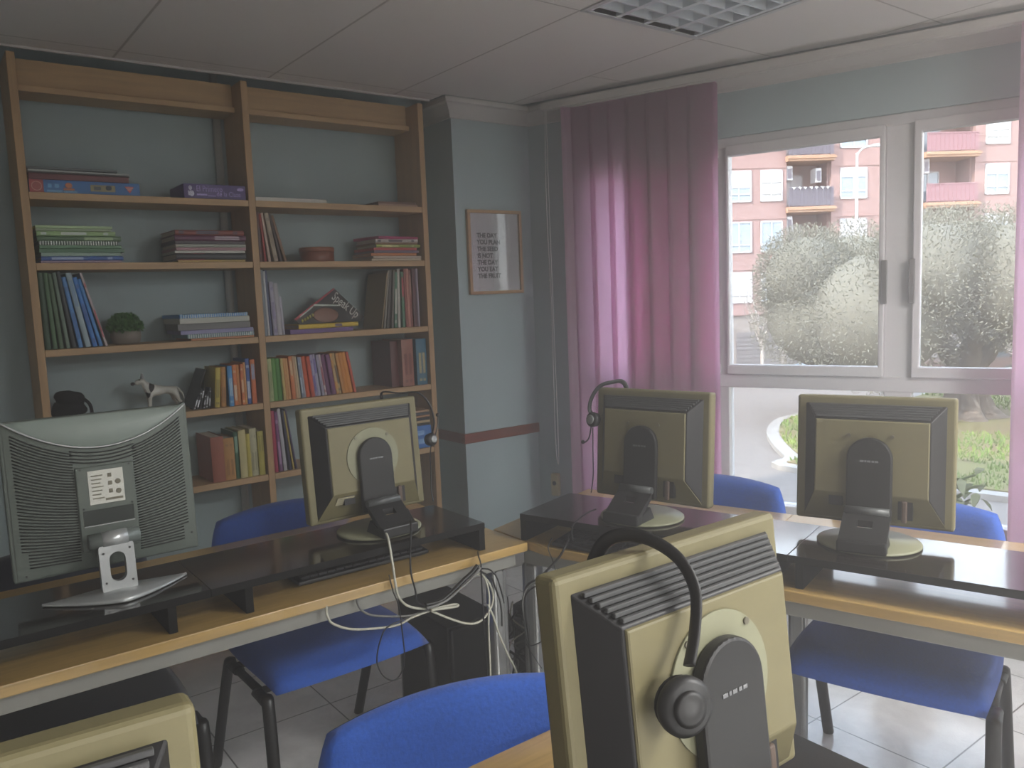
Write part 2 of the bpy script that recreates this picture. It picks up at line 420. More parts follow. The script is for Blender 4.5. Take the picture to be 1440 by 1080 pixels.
w2 = window('window_2', [(.91, 1.75, .95, 1.70), (1.83, 2.65, 1.87, 2.6), (2.73, 3.54, 2.77, 3.5)], VX0, VX1)

# ---- vertical blind
slat_m = translucent('mauve blind fabric', 'CFC2C6', .8, 'FFDDF2')
vb = thing('vertical_blind', 'mauve pink vertical blind drawn open across the wide window', 'blind')
vb.matrix_world = MW
h = MB(); h.box(-2.09, .85, -.193, -.143, 2.338, 2.374, bevel=.004); h.box(-2.06, .82, -.178, -.158, 2.332, 2.339)
h.build('headrail', mat('white blind rail', 'C8C3BF', .4), vb)
def slat(x, y, ang, w=.127, z0=.16):
    s = MB(); n = 6
    t = bmesh.new(); a = []; 
    for k in range(n+1):
        u = (k/n-.5)*w; bow = .002*(1-(2*k/n-1)**2)
        a.append((u, bow))
    va = [[t.verts.new((u, v+o, z)) for u, v in a] for o in (0, .0012) for z in (z0, 2.33)]
    for k in range(n):
        t.faces.new([va[0][k], va[0][k+1], va[1][k+1], va[1][k]]); t.faces.new([va[2][k+1], va[2][k], va[3][k], va[3][k+1]])
        t.faces.new([va[0][k+1], va[0][k], va[2][k], va[2][k+1]]); t.faces.new([va[1][k], va[1][k+1], va[3][k+1], va[3][k]])
    for k in (0, n): t.faces.new([va[0][k], va[1][k], va[3][k], va[2][k]])
    for f in t.faces: f.smooth = True
    s.merge(t, Matrix.Translation((x, y, 0)) @ Matrix.Rotation(ang, 4, 'Z'))
    o = s.build('slat', slat_m, vb)
    return o
for i in range(7):
    slat(-1.872+i*.098, -.172, R(3+(i*37 % 3)))
for i in range(5):
    slat(-1.60+i*.078, -.152, R(2+(i*29 % 3)))
for i in range(5):
    slat(-1.585+i*.074, -.136, R(3))
slat(-1.925, -.168, R(58))
for i in range(5):
    slat(-.060+i*.095, -.172, R(4 if i else 50))
for i in range(4): slat(.02+i*.08, -.152, R(5))
# bead chain loop and its weight
ch = MB()
pts = [(-2.078, -.17, 2.336), (-2.085, -.172, 1.9), (-2.076, -.17, 1.35), (-2.08, -.17, .75), (-2.072, -.17, .60), (-2.060, -.175, .66), (-2.062, -.178, 1.3), (-2.066, -.178, 1.9), (-2.066, -.176, 2.336)]
ch.tube(pts, .0018, seg=6, sub=5)
for k in range(60):
    zz = 2.3-k*.028; ch.ball((-2.0795+.004*math.sin(zz*3), -.171, zz), .0028, seg=6)
ch.build('bead_chain', mat('white bead chain', 'CFCBC8', .4), vb)

# ---- ceiling luminaire (recessed, mirrored louvre)
lum = thing('ceiling_light', 'square recessed louvre ceiling light with mirrored cells', 'ceiling light', (2.25, 1.82, CEIL))
mirror = mat('mirrored louvre aluminium', 'E8EEF4', .35, .3, noise=.02)
b = MB(); 
for a in ((-.30, .30, -.30, -.28), (-.30, .30, .28, .30), (-.30, -.28, -.28, .28), (.28, .30, -.28, .28)): b.box(*a, -.004, .02)
b.build('frame', mat('white light frame', 'BFC2C4', .4), lum)
b = MB(); b.box(-.28, .28, -.28, .28, .105, .115); 
for a in ((-.285, -.28, -.28, .28), (.28, .285, -.28, .28), (-.28, .28, -.285, -.28), (-.28, .28, .28, .285)): b.box(*a, 0, .115)
b.build('housing', mat('light housing', 'DCE6EE', .5, .0), lum)
for k in range(4):
    x = -.21+k*.14
    t = MB(); t.cyl((x, -.27, .075), (x, .27, .075), .013, seg=12); t.build('tube', mat('fluorescent tube', 'D6DCE0', .4), lum)
b = MB()
for k in range(3):
    x = -.14+k*.14
    b.hexa([(x-.010, -.28, .0), (x+.010, -.28, .0), (x+.010, .28, .0), (x-.010, .28, .0), (x-.003, -.28, .05), (x+.003, -.28, .05), (x+.003, .28, .05), (x-.003, .28, .05)])
for sgn in (-1, 1):
    b.hexa([(sgn*.28-.01*0, -.28, 0), (sgn*.262, -.28, 0), (sgn*.262, .28, 0), (sgn*.28, .28, 0), (sgn*.28, -.28, .06), (sgn*.278, -.28, .06), (sgn*.278, .28, .06), (sgn*.28, .28, .06)])
for k in range(8):
    y = -.245+k*.07
    b.hexa([(-.28, y-.004, .001), (.28, y-.004, .001), (.28, y+.004, .001), (-.28, y+.004, .001), (-.28, y-.001, .045), (.28, y-.001, .045), (.28, y+.001, .045), (-.28, y+.001, .045)])
b.build('louvre', mirror, lum)

# unseen fill lights added behind the camera to brighten the room
for (lx, ly, lw) in FILL_LAMPS:
    fill_light = thing('ceiling_light', 'added square fill light, unseen behind the viewpoint', 'ceiling light', (lx, ly, CEIL), 0, 'added fill lights behind the viewpoint')
    b = MB()
    for a in ((-.30, .30, -.30, -.27), (-.30, .30, .27, .30), (-.30, -.27, -.27, .27), (.27, .30, -.27, .27)): b.box(*a, -.03, -.0005)
    b.build('frame', mat('white light frame', 'BFC2C4', .4), fill_light)
    ld = bpy.data.lights.new('lamp', 'AREA'); ld.shape = 'SQUARE'; ld.size = .52; ld.energy = lw; ld.color = (1, .965, .93)
    lo = bpy.data.objects.new('lamp', ld); COL.objects.link(lo); lo.location = (0, 0, -.025); lo.parent = fill_light
# ---- picture on the pillar
pic = thing('framed_print', 'pine framed print with seven lines of black capitals, hung on the pillar', 'picture', (2.4665, 3.379, 1.459))
W2, H2 = .1685, .421
b = MB(); fw = .016
b.box(-W2, W2, -.022, -.001, 0, fw, bevel=.002); b.box(-W2, W2, -.022, -.001, H2-fw, H2, bevel=.002)
b.box(-W2, -W2+fw, -.022, -.001, fw, H2-fw, bevel=.002); b.box(W2-fw, W2, -.022, -.001, fw, H2-fw, bevel=.002)
b.build('frame', wood('pale frame wood', 'B08A62', 'C49C70', .4), pic)
b = MB(); b.box(-W2+fw, W2-fw, -.008, -.002, fw, H2-fw); sh = b.build('poster', paper, pic)
text_mesh('lettering', 'THE DAY\nYOU PLAN\nTHE SEED\nIS NOT\nTHE DAY\nYOU EAT\nTHE FRUIT', .031, ink, sh, face_xz(-.110, -.0088, .285), extrude=.0003, lines=1.09, sx=.96, bold=.0011)
b = MB(); b.box(-W2+fw, W2-fw, -.0145, -.0125, fw, H2-fw); b.build('glazing', glass('picture glass', (.97, .98, .98), 1.0), pic)
# ---- wall socket
so_ = thing('wall_socket', 'small cream socket box low on the wall by the bead chain', 'socket'); so_.matrix_world = MW @ Matrix.Translation((-2.178, 0, .43))
b = MB(); b.box(-.022, .022, -.03, -.0005, -.06, .06, bevel=.004); b.build('cover', mat('cream socket plastic', 'D5C8A0', .4), so_)
b = MB(); b.cyl((0, -.031, .01), (0, -.0295, .01), .012); b.build('socket_hole', blackp, so_)
# ---- pipe up the back wall behind the bookcase
b = MB(); b.cyl((1.19, 3.632, .0), (1.19, 3.632, 2.6), .016)
tag(b.build('conduit_pipe', mat('off white pipe paint', 'C9CAC6', .5), None), 'off white pipe running up the wall behind the bookcase middle upright', 'pipe')

# ================================================================== BOOKCASE
bc = thing('bookcase', 'tall open pine bookcase of two bays filled with books along the teal wall', 'bookcase', (1.24, 3.51, 0))
ox, oy = 1.24, 3.51
BF, BK = 3.376-oy, 3.612-oy
SH = [1.884, 1.631, 1.316, 1.033, .722]
for x0, x1 in ((.395, .422), (1.215, 1.243), (2.052, 2.080)):
    b = MB(); b.box(x0-ox, x1-ox, BF, BK, 0, 2.365, bevel=.002); b.build('upright', shelf_z, bc)
for x0, x1 in ((.4225, 1.2145), (1.2435, 2.0515)):
    for z in SH:
        b = MB(); b.box(x0-ox, x1-ox, BF+.002, BK, z-.026, z, bevel=.002); b.build('shelf', shelf_x, bc)
    b = MB(); b.box(x0-ox, x1-ox, BF+.002, BK, .045, .072, bevel=.002); b.box(x0-ox, x1-ox, BF+.01, BF+.03, .0, .045); b.build('base_shelf', shelf_x, bc)
    b = MB(); b.box(x0-ox, x1-ox, BF+.085, BK, 2.253, 2.275, bevel=.002); b.build('top_shelf', shelf_x, bc)
    b = MB(); b.box(x0-ox, x1-ox, BF+.11, BF+.128, 2.2755, 2.372, bevel=.002); b.build('fascia', shelf_x, bc)
# ================================================================== BOOKS AND THINGS ON THE SHELVES
_bn = {}
def cmat(hexc, kind='cover'): return mat('%s %s' % (kind, hexc), hexc, .42, noise=.05, scale=25)
def book_mesh(t, h, dp, cover, stripe=None, flat=False, white_edge=False, soft=False):
    c = min(.003, t*.18); s = MB()
    s.mi = 0
    if soft:      # magazine / exercise book: folded spine, pages flush
        s.box(0, t, 0, dp, 0, h, bevel=min(.001, t*.2), seg=1)
    else:
        s.box(0, c, 0.0, dp, 0, h); s.box(t-c, t, 0.0, dp, 0, h)
        n = 6; pr = []
        bow = min(.004, t*.18)
        for k in range(n+1):
            u = k/n; pr.append((u*t, -bow*(1-(2*u-1)**2)))
        s.plate(pr + [(t, .003), (0, .003)], 0, h)
    s.mi = 1
    if soft: s.box(t*.12, t*.88, .001, dp+.0006, .001, h+.0006)
    else: s.box(c, t-c, .003, dp-.003, .003, h-.003)
    if stripe is not None:
        s.mi = 2
        f = -.0006 if soft else -min(.004, t*.18)*.75-.0008
        for a, bb in stripe[1]: s.box(t*.2, t*.8, f, f+.0014, h*a, h*bb)
    if flat:
        M = Matrix(((0, 0, 1, 0), (0, 1, 0, 0), (-1, 0, 0, t), (0, 0, 0, 1)))
        bmesh.ops.transform(s.bm, matrix=M, verts=s.bm.verts[:])
    return s
def book(label, M, t, h, dp, cover, stripe=None, flat=False, group=None, kind='book', soft=False, page=None, name=None):
    ms = [cmat(cover), page or pages_m] + ([cmat(stripe[0], 'spine print')] if stripe else [])
    o = book_mesh(t, h, dp, cover, stripe, flat, soft=soft).build(name or kind, ms)
    bmesh_fix(o); o.matrix_world = M
    tag(o, label, kind.replace('_', ' '), group); return o
def bmesh_fix(o):
    b = bmesh.new(); b.from_mesh(o.data); bmesh.ops.recalc_face_normals(b, faces=b.faces[:]); b.to_mesh(o.data); b.free()
S_A = ((.08, .14), (.25, .7)); S_B = ((.12, .5), (.8, .86)); S_C = ((.55, .9),); S_D = ((.05, .12), (.3, .62), (.84, .9)); SS = [S_A, S_B, S_C, S_D]
def row(x0, z, items, lean, place, group, y=3.392, kind='book', soft=False, k=1.0, ref='from left', start=.6, n0=0):
    """items: colour word, hex, thickness, height, [depth], [stripe hex]; spines to the room, left to right.
    lean > 0: the row fans, tops towards -x, up to this angle at its far end; lean < 0: tops towards +x, x0 is then the end the row leans on"""
    n = len(items); sg = 1 if lean >= 0 else -1
    order = list(range(n)) if sg > 0 else list(range(n))[::-1]
    th_prev = None; xe = 0.0
    for q, i in enumerate(order):
        it = items[i]; word, hx, t, h = it[:4]; t *= k; dp = it[4] if len(it) > 4 and it[4] else .15
        st = (it[5], SS[i % 4]) if len(it) > 5 and it[5] else None
        th = R(min(start, abs(lean)) + (abs(lean)-min(start, abs(lean)))*(q/max(1, n-1)))
        if th_prev is None: xe = h*math.sin(th)+.0008
        else:
            zc = min(h_prev*math.cos(th_prev)+t_prev*math.sin(th_prev), h*math.cos(th))
            xe = xe + t_prev/math.cos(th_prev) + max(0, zc*(math.tan(th)-math.tan(th_prev))) + .0007
        yy = y+.004*(i*7 % 3)
        if sg > 0: M = Matrix.Translation((x0+xe, yy, z+.0006)) @ Matrix.Rotation(-th, 4, 'Y')
        else: M = Matrix.Translation((x0-xe, yy, z+.0006)) @ Matrix.Rotation(th, 4, 'Y') @ Matrix.Translation((-t, 0, 0))
        lab = word+' '+place if n+n0 == 1 else '%s, %s %s %s' % (word, ORD[n0+(i if 'upright' not in ref or sg > 0 else n-1-i)+1], ref, place)
        book(lab, M, t, h, dp, hx, st, group=group, kind=kind, soft=soft)
        th_prev, t_prev, h_prev = th, t, h
    return x0+sg*xe, th_prev, t_prev, h_prev
def stack(x0, z, items, place, group, y=3.39):
    """bottom first: word, hex, thickness, width, depth, dx, turn, soft, stripe hex"""
    n = len(items)
    for i, it in enumerate(items):
        word, hx, t, w, dp, dx, turn, soft = it[:8]
        st = (it[8], SS[i % 4]) if len(it) > 8 and it[8] else None
        z += .0006
        M = Matrix.Translation((x0+dx+w/2, y+dp/2, z)) @ Matrix.Rotation(R(turn), 4, 'Z') @ Matrix.Translation((-w/2, -dp/2, 0))
        pos = 'topmost' if i == n-1 else ('lowest' if i == 0 else '%s from the bottom' % ORD[i+1])
        kd = 'notebook' if 'notebook' in word else ('folder' if 'folder' in word else 'book')
        o = book(('%s, %s %s' % (word, pos, place)) if n > 1 else word+' '+place, M, t, w, dp, hx, st, flat=True, group=group, soft=soft, kind=kd)
        if 'spiral' in word:
            s = MB()
            for k in range(30):
                xx = .006+k*(w-.012)/29
                s.box(xx-.0012, xx+.0012, -.003, .004, -.0002, t+.0002)
            so = s.build('wire_binding', mat('white binding wire', 'C9CBC4', .35, .4), o)
        z += t
    return z
S1, S2, S3, S4, S5 = [v+.0004 for v in SH]

# ---- games and folders on the top used shelf
gb = thing('board_game', 'flat blue and red board game box at the end of the highest used shelf', 'board game', (.428, 3.40, S1))
b = MB(); b.box(0, .372, 0, .2, 0, .048, bevel=.0015); b.build('box', cmat('2C6FB0', 'card'), gb)
b = MB(); b.box(.001, .046, -.001, .0005, .001, .047); b.build('red_panel', cmat('B04038', 'card'), gb)
b = MB(); b.cyl((.024, -.0012, .024), (.024, -.002, .024), .017, seg=24); em = b.build('round_emblem', cmat('D8B8A8', 'card'), gb)
b = MB(); b.box(.012, .036, -.0026, -.0018, .021, .027); b.cyl((.024, -.0018, .024), (.024, -.0025, .024), .0145, seg=24); b.build('emblem_centre', cmat('A84840', 'card'), em)
b = MB(); b.prism([(.318, .035), (.352, .035), (.335, .010)], -.0016, 0); b.build('red_triangle_mark', cmat('C83A38', 'card'), gb)
b = MB(); b.box(.322, .348, -.0024, -.0012, .028, .031); b.box(.328, .342, -.0024, -.0012, .022, .025); b.build('mark_lettering', cmat('E8C8B8', 'card'), gb)
b = MB(); b.box(.110, .146, -.0016, 0, .012, .020); b.ball((.128, 0, .030), .012, .002, .010); b.build('orange_print', cmat('C87848', 'card'), gb)
b = MB()
for x, w, z0, z1 in ((.056, .05, .004, .012), (.110, .044, .004, .010), (.060, .012, .020, .034), (.082, .014, .020, .034)): b.box(x, x+w, -.0014, 0, z0, z1)
b.build('pale_print', cmat('7FB4D8', 'card'), gb)
b = MB(); b.box(.200, .285, -.0014, 0, .012, .036); b.build('yellow_print', cmat('A89868', 'card'), gb)
b = MB(); b.box(.212, .235, -.0020, 0, .018, .030); b.ball((.262, -.0006, .026), .012, .002, .010); b.build('dark_print', cmat('3A4658', 'card'), gb)
g2 = thing('board_game', 'thin dark red game box lying on the blue and red one', 'board game', (.43, 3.405, S1+.0486))
b = MB(); b.box(0, .335, 0, .2, 0, .022, bevel=.0015); b.build('box', cmat('6E3438', 'card'), g2)
b = MB(); b.box(-.003, .338, -.003, .203, .0222, .027, bevel=.001); b.build('lid_edge', cmat('4A4244', 'card'), g2)
book('pale grey card folder lying on the thin dark red game box', Matrix.Translation((.428, 3.398, S1+.0764)) @ Matrix.Rotation(R(1.0), 4, 'Z'), .007, .338, .19, 'A8ABA8', flat=True, soft=True, kind='folder')
book('dark grey folder topmost on the pile of game boxes', Matrix.Translation((.426, 3.402, S1+.0850)) @ Matrix.Rotation(R(-1.2), 4, 'Z'), .009, .30, .19, '5E6466', flat=True, soft=True, kind='folder')
gp = thing('board_game', 'purple quiz game box with lilac lettering against the middle upright', 'board game', (.962, 3.392, S1))
b = MB(); b.box(0, .248, 0, .20, 0, .058, bevel=.0015); b.build('box', cmat('4A3278', 'card'), gp)
lil = cmat('B8A8DC', 'card')
text_mesh('title', 'El Primero', .034, lil, gp, face_xz(.048, -.0006, .029), extrude=.0003, sx=.72)
text_mesh('title', 'de la Clase', .028, lil, gp, face_xz(.128, -.0006, .012), extrude=.0003, sx=.80)
b = MB(); b.box(.05, .09, -.001, 0, .013, .020); b.box(.094, .125, -.001, 0, .011, .014); b.ball((.226, 0, .042), .014, .0012, .007); b.build('small_print', lil, gp)
b = MB(); b.ball((.026, 0, .042), .007, .0015, .009); b.ball((.030, 0, .020), .010, .0015, .012); b.box(.016, .022, -.001, 0, .012, .03); b.build('white_print', cmat('D8D4E4', 'card'), gp)
book('flat white card slab lying alone beyond the purple game box', Matrix.Translation((1.25, 3.392, S1)), .017, .32, .2, 'CFCBC2', flat=True, soft=True, kind='folder')
stack(1.825, S1, [('thin pinkish brown booklet', 'A88878', .010, .208, .15, 0, 0, True), ('thin brown leather booklet', '6E4C3A', .009, .20, .15, .002, -2, True)], 'of two on the shelf above the tin', 'booklets on the highest shelf')

# ---- second shelf down
z = stack(.440, S2, [('lilac pink notebook', 'A08498', .008, .27, .2, 0, 0, True), ('blue covered book', '3C62A8', .015, .275, .2, .002, 0, False, 'A8B8D8'), ('white green folder', '8FA898', .013, .268, .2, .001, 1, True),
  ('green exercise notebook', '4E7A58', .014, .285, .2, 0, -1, True), ('green ring notebook', '5E8C66', .012, .275, .2, -.001, .5, True), ('dark green spiral notebook', '24443A', .014, .265, .2, -.002, 0, True),
  ('grey green thick book', '5E7A5C', .018, .28, .2, -.004, -.8, False, 'A8C090'), ('light green book', '9FBE84', .017, .262, .2, -.006, .4, False, 'D8E0D8'), ('grey green thin folder', 'A0AE90', .009, .25, .2, -.007, 0, True), ('pale green notebook', 'B4CE9C', .010, .255, .2, -.008, .6, True)],
  'in the green stack by the end upright', 'stacked notebooks at the left of the second shelf')
stack(.905, S2, [('mustard yellow folder', 'B0903C', .008, .27, .21, .012, 0, True), ('red and black book', '2E2E34', .026, .28, .21, .006, .3, False), ('thin white notebook', 'C8C8BC', .010, .28, .21, .004, -.6, True),
  ('pink and grey notebook', 'A87880', .012, .28, .21, .008, .5, True), ('pale grey book', 'A8ACA0', .013, .28, .21, .008, -.3, False), ('dark maroon notebook', '3C2A34', .012, .28, .21, .006, .4, True),
  ('purple maroon book', '6A3A54', .022, .285, .21, .006, -.2, False, 'D0C0C8'), ('orange red and navy book', '8A4438', .020, .275, .21, .008, .4, False, '2E3E58')],
  'in the stack against the middle upright', 'stacked books against the middle upright')
bb = MB(); bb.box(.912, 1.02, 3.3885, 3.390, S2+.0095, S2+.0338); tagb = bb.build('spine_band', cmat('C23A58', 'spine print')); 
_red = [o for o in bpy.data.objects if o.get('label', '').startswith('red and black book')][0]
tagb.parent = _red; tagb.matrix_parent_inverse = _red.matrix_world.inverted()
row(1.2445, S2, [('brown reading book', '5A3028', .018, .205, .15, '3A2018'), ('thin red book', 'A03830', .010, .20), ('cream and pink book', 'C0A898', .014, .205), ('beige book', 'B4A48E', .022, .205, .15, '8A7A68'), ('dark brown book', '3C2C2A', .012, .205), ('tan brown book', '8A6A50', .014, .20)],
    14, 'in the brown leaning row', 'brown books leaning on the middle upright', k=.82, ref='from the middle upright')
tin = thing('round_tin', 'round copper brown tin between leaning brown books and the magenta topped stack', 'tin', (1.545, 3.475, S2))
b = MB(); b.lathe([(.074, 0), (.076, .002), (.076, .048)], 36); b.build('tin_body', wood('copper tin print', '7A4632', '935640', .3), tin)
b = MB(); b.lathe([(.078, .046), (.078, .062), (.074, .065), (.0, .066)], 36); b.build('lid', wood('copper tin lid', '84503A', 'A06448', .3), tin)
stack(1.77, S2, [('cream booklet', 'C8B8A0', .010, .265, .2, .005, 0, True), ('cream and grey booklet', 'B8A898', .012, .26, .2, .01, 1, True), ('orange book', 'C47840', .012, .24, .2, .005, -.6, False), ('grey purple booklet', '6A6074', .012, .24, .2, .018, .5, True),
  ('red booklet', 'C04848', .012, .23, .2, .018, 0, True), ('lime green book', '8A9A40', .014, .235, .2, .03, .5, False, 'C8C890'), ('brown booklet', '8A6040', .008, .225, .2, .028, 0, True), ('white book with dark print', 'C8C0B8', .016, .225, .2, .03, -.4, False, '504850'), ('turned magenta folder', 'A83868', .012, .235, .2, .02, 9, True)],
  'in the mixed stack beside the tin', 'stacked books beside the tin')

# ---- third shelf down
row(.4235, S3, [('dark green exercise book', '2E4A30', .018, .28), ('green exercise book', '4E6E4A', .014, .28), ('olive green exercise book', '5A7254', .014, .275), ('grey green workbook', '6E8270', .012, .28), ('black grey folder', '33383A', .014, .285), ('sky blue book', '5A94D0', .015, .265, .15, '3A70B0'),
  ('pale blue white workbook', 'A8BCC4', .018, .28, .15, '7898B8'), ('bright blue book', '3A80CC', .015, .265, .15, '2A58A0'), ('mid blue book', '4C90D0', .012, .26), ('white and red workbook', 'C8B8B8', .008, .285, .15, 'B03848')],
  13.5, 'in the green and blue row', 'leaning workbooks on the third shelf', ref='from the end upright')
stack(.895, S3, [('orange edged notebook', 'C07848', .008, .26, .21, .045, 1, True), ('teal blue spiral notebook', '54808E', .016, .275, .21, .030, 2, True), ('white and purple notebook', '8A86B0', .016, .295, .21, .010, 0, True), ('dark grey folder', '6A6A68', .026, .29, .22, .005, -2, True), ('thick white paper book', 'BEBEB2', .022, .285, .22, .004, 2, True), ('bright blue spiral notebook', '2C88CC', .014, .28, .22, .002, 3, True)],
  'in the blue stack by the plant', 'stacked notebooks by the potted plant')
pot = thing('potted_plant', 'small clipped green plant ball in a round grey stone pot on the third shelf', 'potted plant', (.724, 3.50, S3))
b = MB(); b.lathe([(.040, 0), (.050, .006), (.056, .03), (.055, .052), (.049, .056), (.046, .050), (.0, .048)], 28); b.build('pot', mat('grey stone pot', '8A8278', .8, bump=.2), pot)
def leaf_cloud(mb, n, fn, ln, wd, seed=1, up=.3):
    rnd = random.Random(seed)
    for _ in range(n):
        p, nrm = fn(rnd)
        d = Vector((rnd.gauss(0, 1), rnd.gauss(0, 1), rnd.gauss(0, 1)+up)).normalized()
        d = (d + Vector(nrm)*.7).normalized(); sd = d.cross(Vector((rnd.gauss(0, 1), rnd.gauss(0, 1), rnd.gauss(0, 1)))).normalized()
        L = ln*(.7+.6*rnd.random()); Wd = wd*(.7+.6*rnd.random()); p = Vector(p)
        mb.face([p, p+d*L*.5+sd*Wd, p+d*L, p+d*L*.5-sd*Wd])
def dome(rnd):
    a = rnd.random()*2*PI; t = math.acos(1-1.15*rnd.random()); 
    n = Vector((math.sin(t)*math.cos(a), math.sin(t)*math.sin(a), math.cos(t)))
    return Vector((0, 0, .062))+Vector((n.x*.056, n.y*.056, n.z*.052)), n
b = MB(); b.ball((0, 0, .064), .052, .052, .048, 16); leaf_cloud(b, 900, dome, .016, .005, 3); b.build('foliage', mat('small green leaves', '4C7A38', .6, noise=.45, scale=60), pot)
row(1.2445, S3, [('thin blue grey folder', '7C8690', .012, .28), ('thin white folder', 'BEBEBE', .010, .275), ('dark blue edged folder', '50587A', .010, .28), ('white lilac workbook', 'A8A4B4', .018, .23, .15, '807898'), ('grey white workbook', 'B4B0B4', .020, .222), ('pale lilac workbook', 'B8B4C0', .012, .165)],
    2.5, 'beside the tilted magazine', 'folders standing beside the tilted magazine', ref='from the middle upright')
book('purple folder lying flat under the yellow book beside the tilted magazine', Matrix.Translation((1.362, 3.393, S3)), .020, .30, .2, '6A4A88', flat=True, soft=True, kind='folder')
book('yellow book lying flat on the purple folder under the tilted magazine', Matrix.Translation((1.40, 3.389, S3+.0208)), .019, .285, .19, 'D8B83C', ('4A3A78', ((.60, .72),)), flat=True)
# tilted magazine: stands on its corner behind the flat books, leaning on the wall side
mg = thing('magazine', 'tilted black magazine with a red spine and white title standing on its corner', 'magazine', (0, 0, 0))
zb = S3+.0415
py0 = 3.435
cover_poly = [(1.403, zb+.024), (1.613, zb+.160), (1.742, zb+.020), (1.724, zb), (1.425, zb)]
Mlean = Matrix.Translation((0, py0, zb)) @ Matrix.Rotation(R(-12), 4, 'X') @ Matrix.Translation((0, -py0, -zb)) 
b = MB(); b.prism(cover_poly, py0, py0+.006, Mlean); b.build('cover', cmat('2A2624', 'cover'), mg)
ux, uz = .84, .543
b = MB(); b.prism([(1.403, zb+.024), (1.613, zb+.160), (1.617, zb+.1545), (1.412, zb+.0175)], py0-.001, py0+.0065, Mlean); b.build('red_spine', cmat('B02C40', 'cover'), mg)
b = MB(); b.ball((1.555, py0, zb+.035), .062, .003, .034, 16, Mlean); b.build('cover_picture', cmat('8A6250', 'cover'), mg)
b = MB(); b.prism([(1.50, zb+.079), (1.63, zb+.074), (1.63, zb+.080), (1.505, zb+.088)], py0-.0022, py0, Mlean)
b.prism([(1.43, zb+.028), (1.50, zb+.074), (1.498, zb+.080), (1.428, zb+.034)], py0-.0018, py0, Mlean); b.build('pale_bands', cmat('C4CCC0', 'cover'), mg)
b = MB()
for k in range(5): b.ball((1.44+k*.013, py0, zb+.014+k*.006), .006, .003, .008, 8, Mlean)
b.build('yellow_print', cmat('B0A848', 'cover'), mg)
text_mesh('title', 'Speak Up', .062, cmat('D8D4CC', 'cover'), mg, Mlean @ face_xz(1.592, py0-.0012, zb+.112, roty=R(43)), extrude=.0004, sx=.62)
row(1.938, S3, [('gold covered picture book', '8A7448', .006, .262, .19), ('grey white book', '8C8478', .010, .272), ('dark olive book', '4A443C', .015, .272), ('grey book', '6E665C', .009, .27), ('green and white reader', '3E7A58', .014, .262, .15, 'D4D0C4'), ('white reader', 'C8C0B4', .014, .275), ('green reader with red band', '4A7A5A', .014, .262, .15, 'B83040')],
   -9.5, 'in the row leaning on red books', 'green and white readers on the third shelf', ref='from the magazine')
row(1.938, S3, [('red brown book', '944A40', .012, .276), ('salmon pink book', 'C08472', .016, .277), ('dusty red book', '8A4A40', .014, .272, .15, 'B08878'), ('maroon book', '5A2E30', .016, .276), ('dark plum book', '4A3040', .010, .272), ('lilac white book', 'A89CA8', .010, .277)],
    0, 'in the upright red row', 'red books on the third shelf', ref='after the leaning readers')

# ---- fourth shelf down
cloth = mat('black crumpled cloth', '101214', .9, noise=.2, scale=40, bump=.3)
bag = thing('cloth_bag', 'crumpled black cloth bag at the left end of the fourth shelf', 'bag', (.495, 3.485, S4))
b = MB(); b.ball((0, 0, .042), .062, .07, .041, 20); b.ball((-.008, .0, .090), .052, .055, .030, 20, Matrix.Rotation(R(10), 4, 'Y'))
def crumple(mb, amp, sc):
    from mathutils import noise as mn
    for v in mb.bm.verts:
        n = mn.noise_vector(v.co*sc); v.co += n*amp
        if v.co.z < 0.001: v.co.z = .001
crumple(b, .010, 30); b.build('bag_body', cloth, bag)
b = MB(); b.tube([(.03, -.05, .10), (.062, -.06, .07), (.07, -.055, .03), (.06, -.05, .006)], .006, flat=.5); b.build('strap', cloth, bag)
# ceramic dog
dog = thing('dog_figurine', 'white ceramic dog figurine with black patches standing behind the silver monitor', 'figurine', (.835, 3.50, S4))
def dog_mat():
    M = bpy.data.materials.new('white glaze with black patches'); M.use_nodes = True
    nt = M.node_tree; N = nt.nodes; L = nt.links; bs = N['Principled BSDF']
    tc = N.new('ShaderNodeTexCoord'); v = N.new('ShaderNodeTexNoise'); v.inputs['Scale'].default_value = 17; v.inputs['Detail'].default_value = 1
    L.new(tc.outputs['Object'], v.inputs['Vector'])
    r = N.new('ShaderNodeValToRGB'); r.color_ramp.interpolation = 'CONSTANT'; r.color_ramp.elements[0].color = rgb('CFCDC4')+(1,); r.color_ramp.elements[1].position = .60; r.color_ramp.elements[1].color = rgb('1E1C1C')+(1,)
    L.new(v.outputs['Fac'], r.inputs['Fac']); L.new(r.outputs['Color'], bs.inputs['Base Color']); bs.inputs['Roughness'].default_value = .2
    return M
def skin(name, verts, edges, radii, mt, parent, root=0, sub=2):
    me = bpy.data.meshes.new(name); me.from_pydata(verts, edges, [])
    o = bpy.data.objects.new(name, me); COL.objects.link(o)
    md = o.modifiers.new('s', 'SKIN'); md.use_smooth_shade = True
    for i, r_ in enumerate(radii):
        sv = me.skin_vertices[0].data[i]; sv.radius = r_ if isinstance(r_, tuple) else (r_, r_); sv.use_root = (i == root)
    sb = o.modifiers.new('u', 'SUBSURF'); sb.levels = sub; sb.render_levels = sub
    bpy.context.view_layer.update()
    ev = o.evaluated_get(bpy.context.evaluated_depsgraph_get()); nm = bpy.data.meshes.new_from_object(ev)
    o.modifiers.clear(); o.data = nm; nm.materials.clear(); nm.materials.append(mt)
    for p in nm.polygons: p.use_smooth = True
    if parent is not None: o.parent = parent
    return o
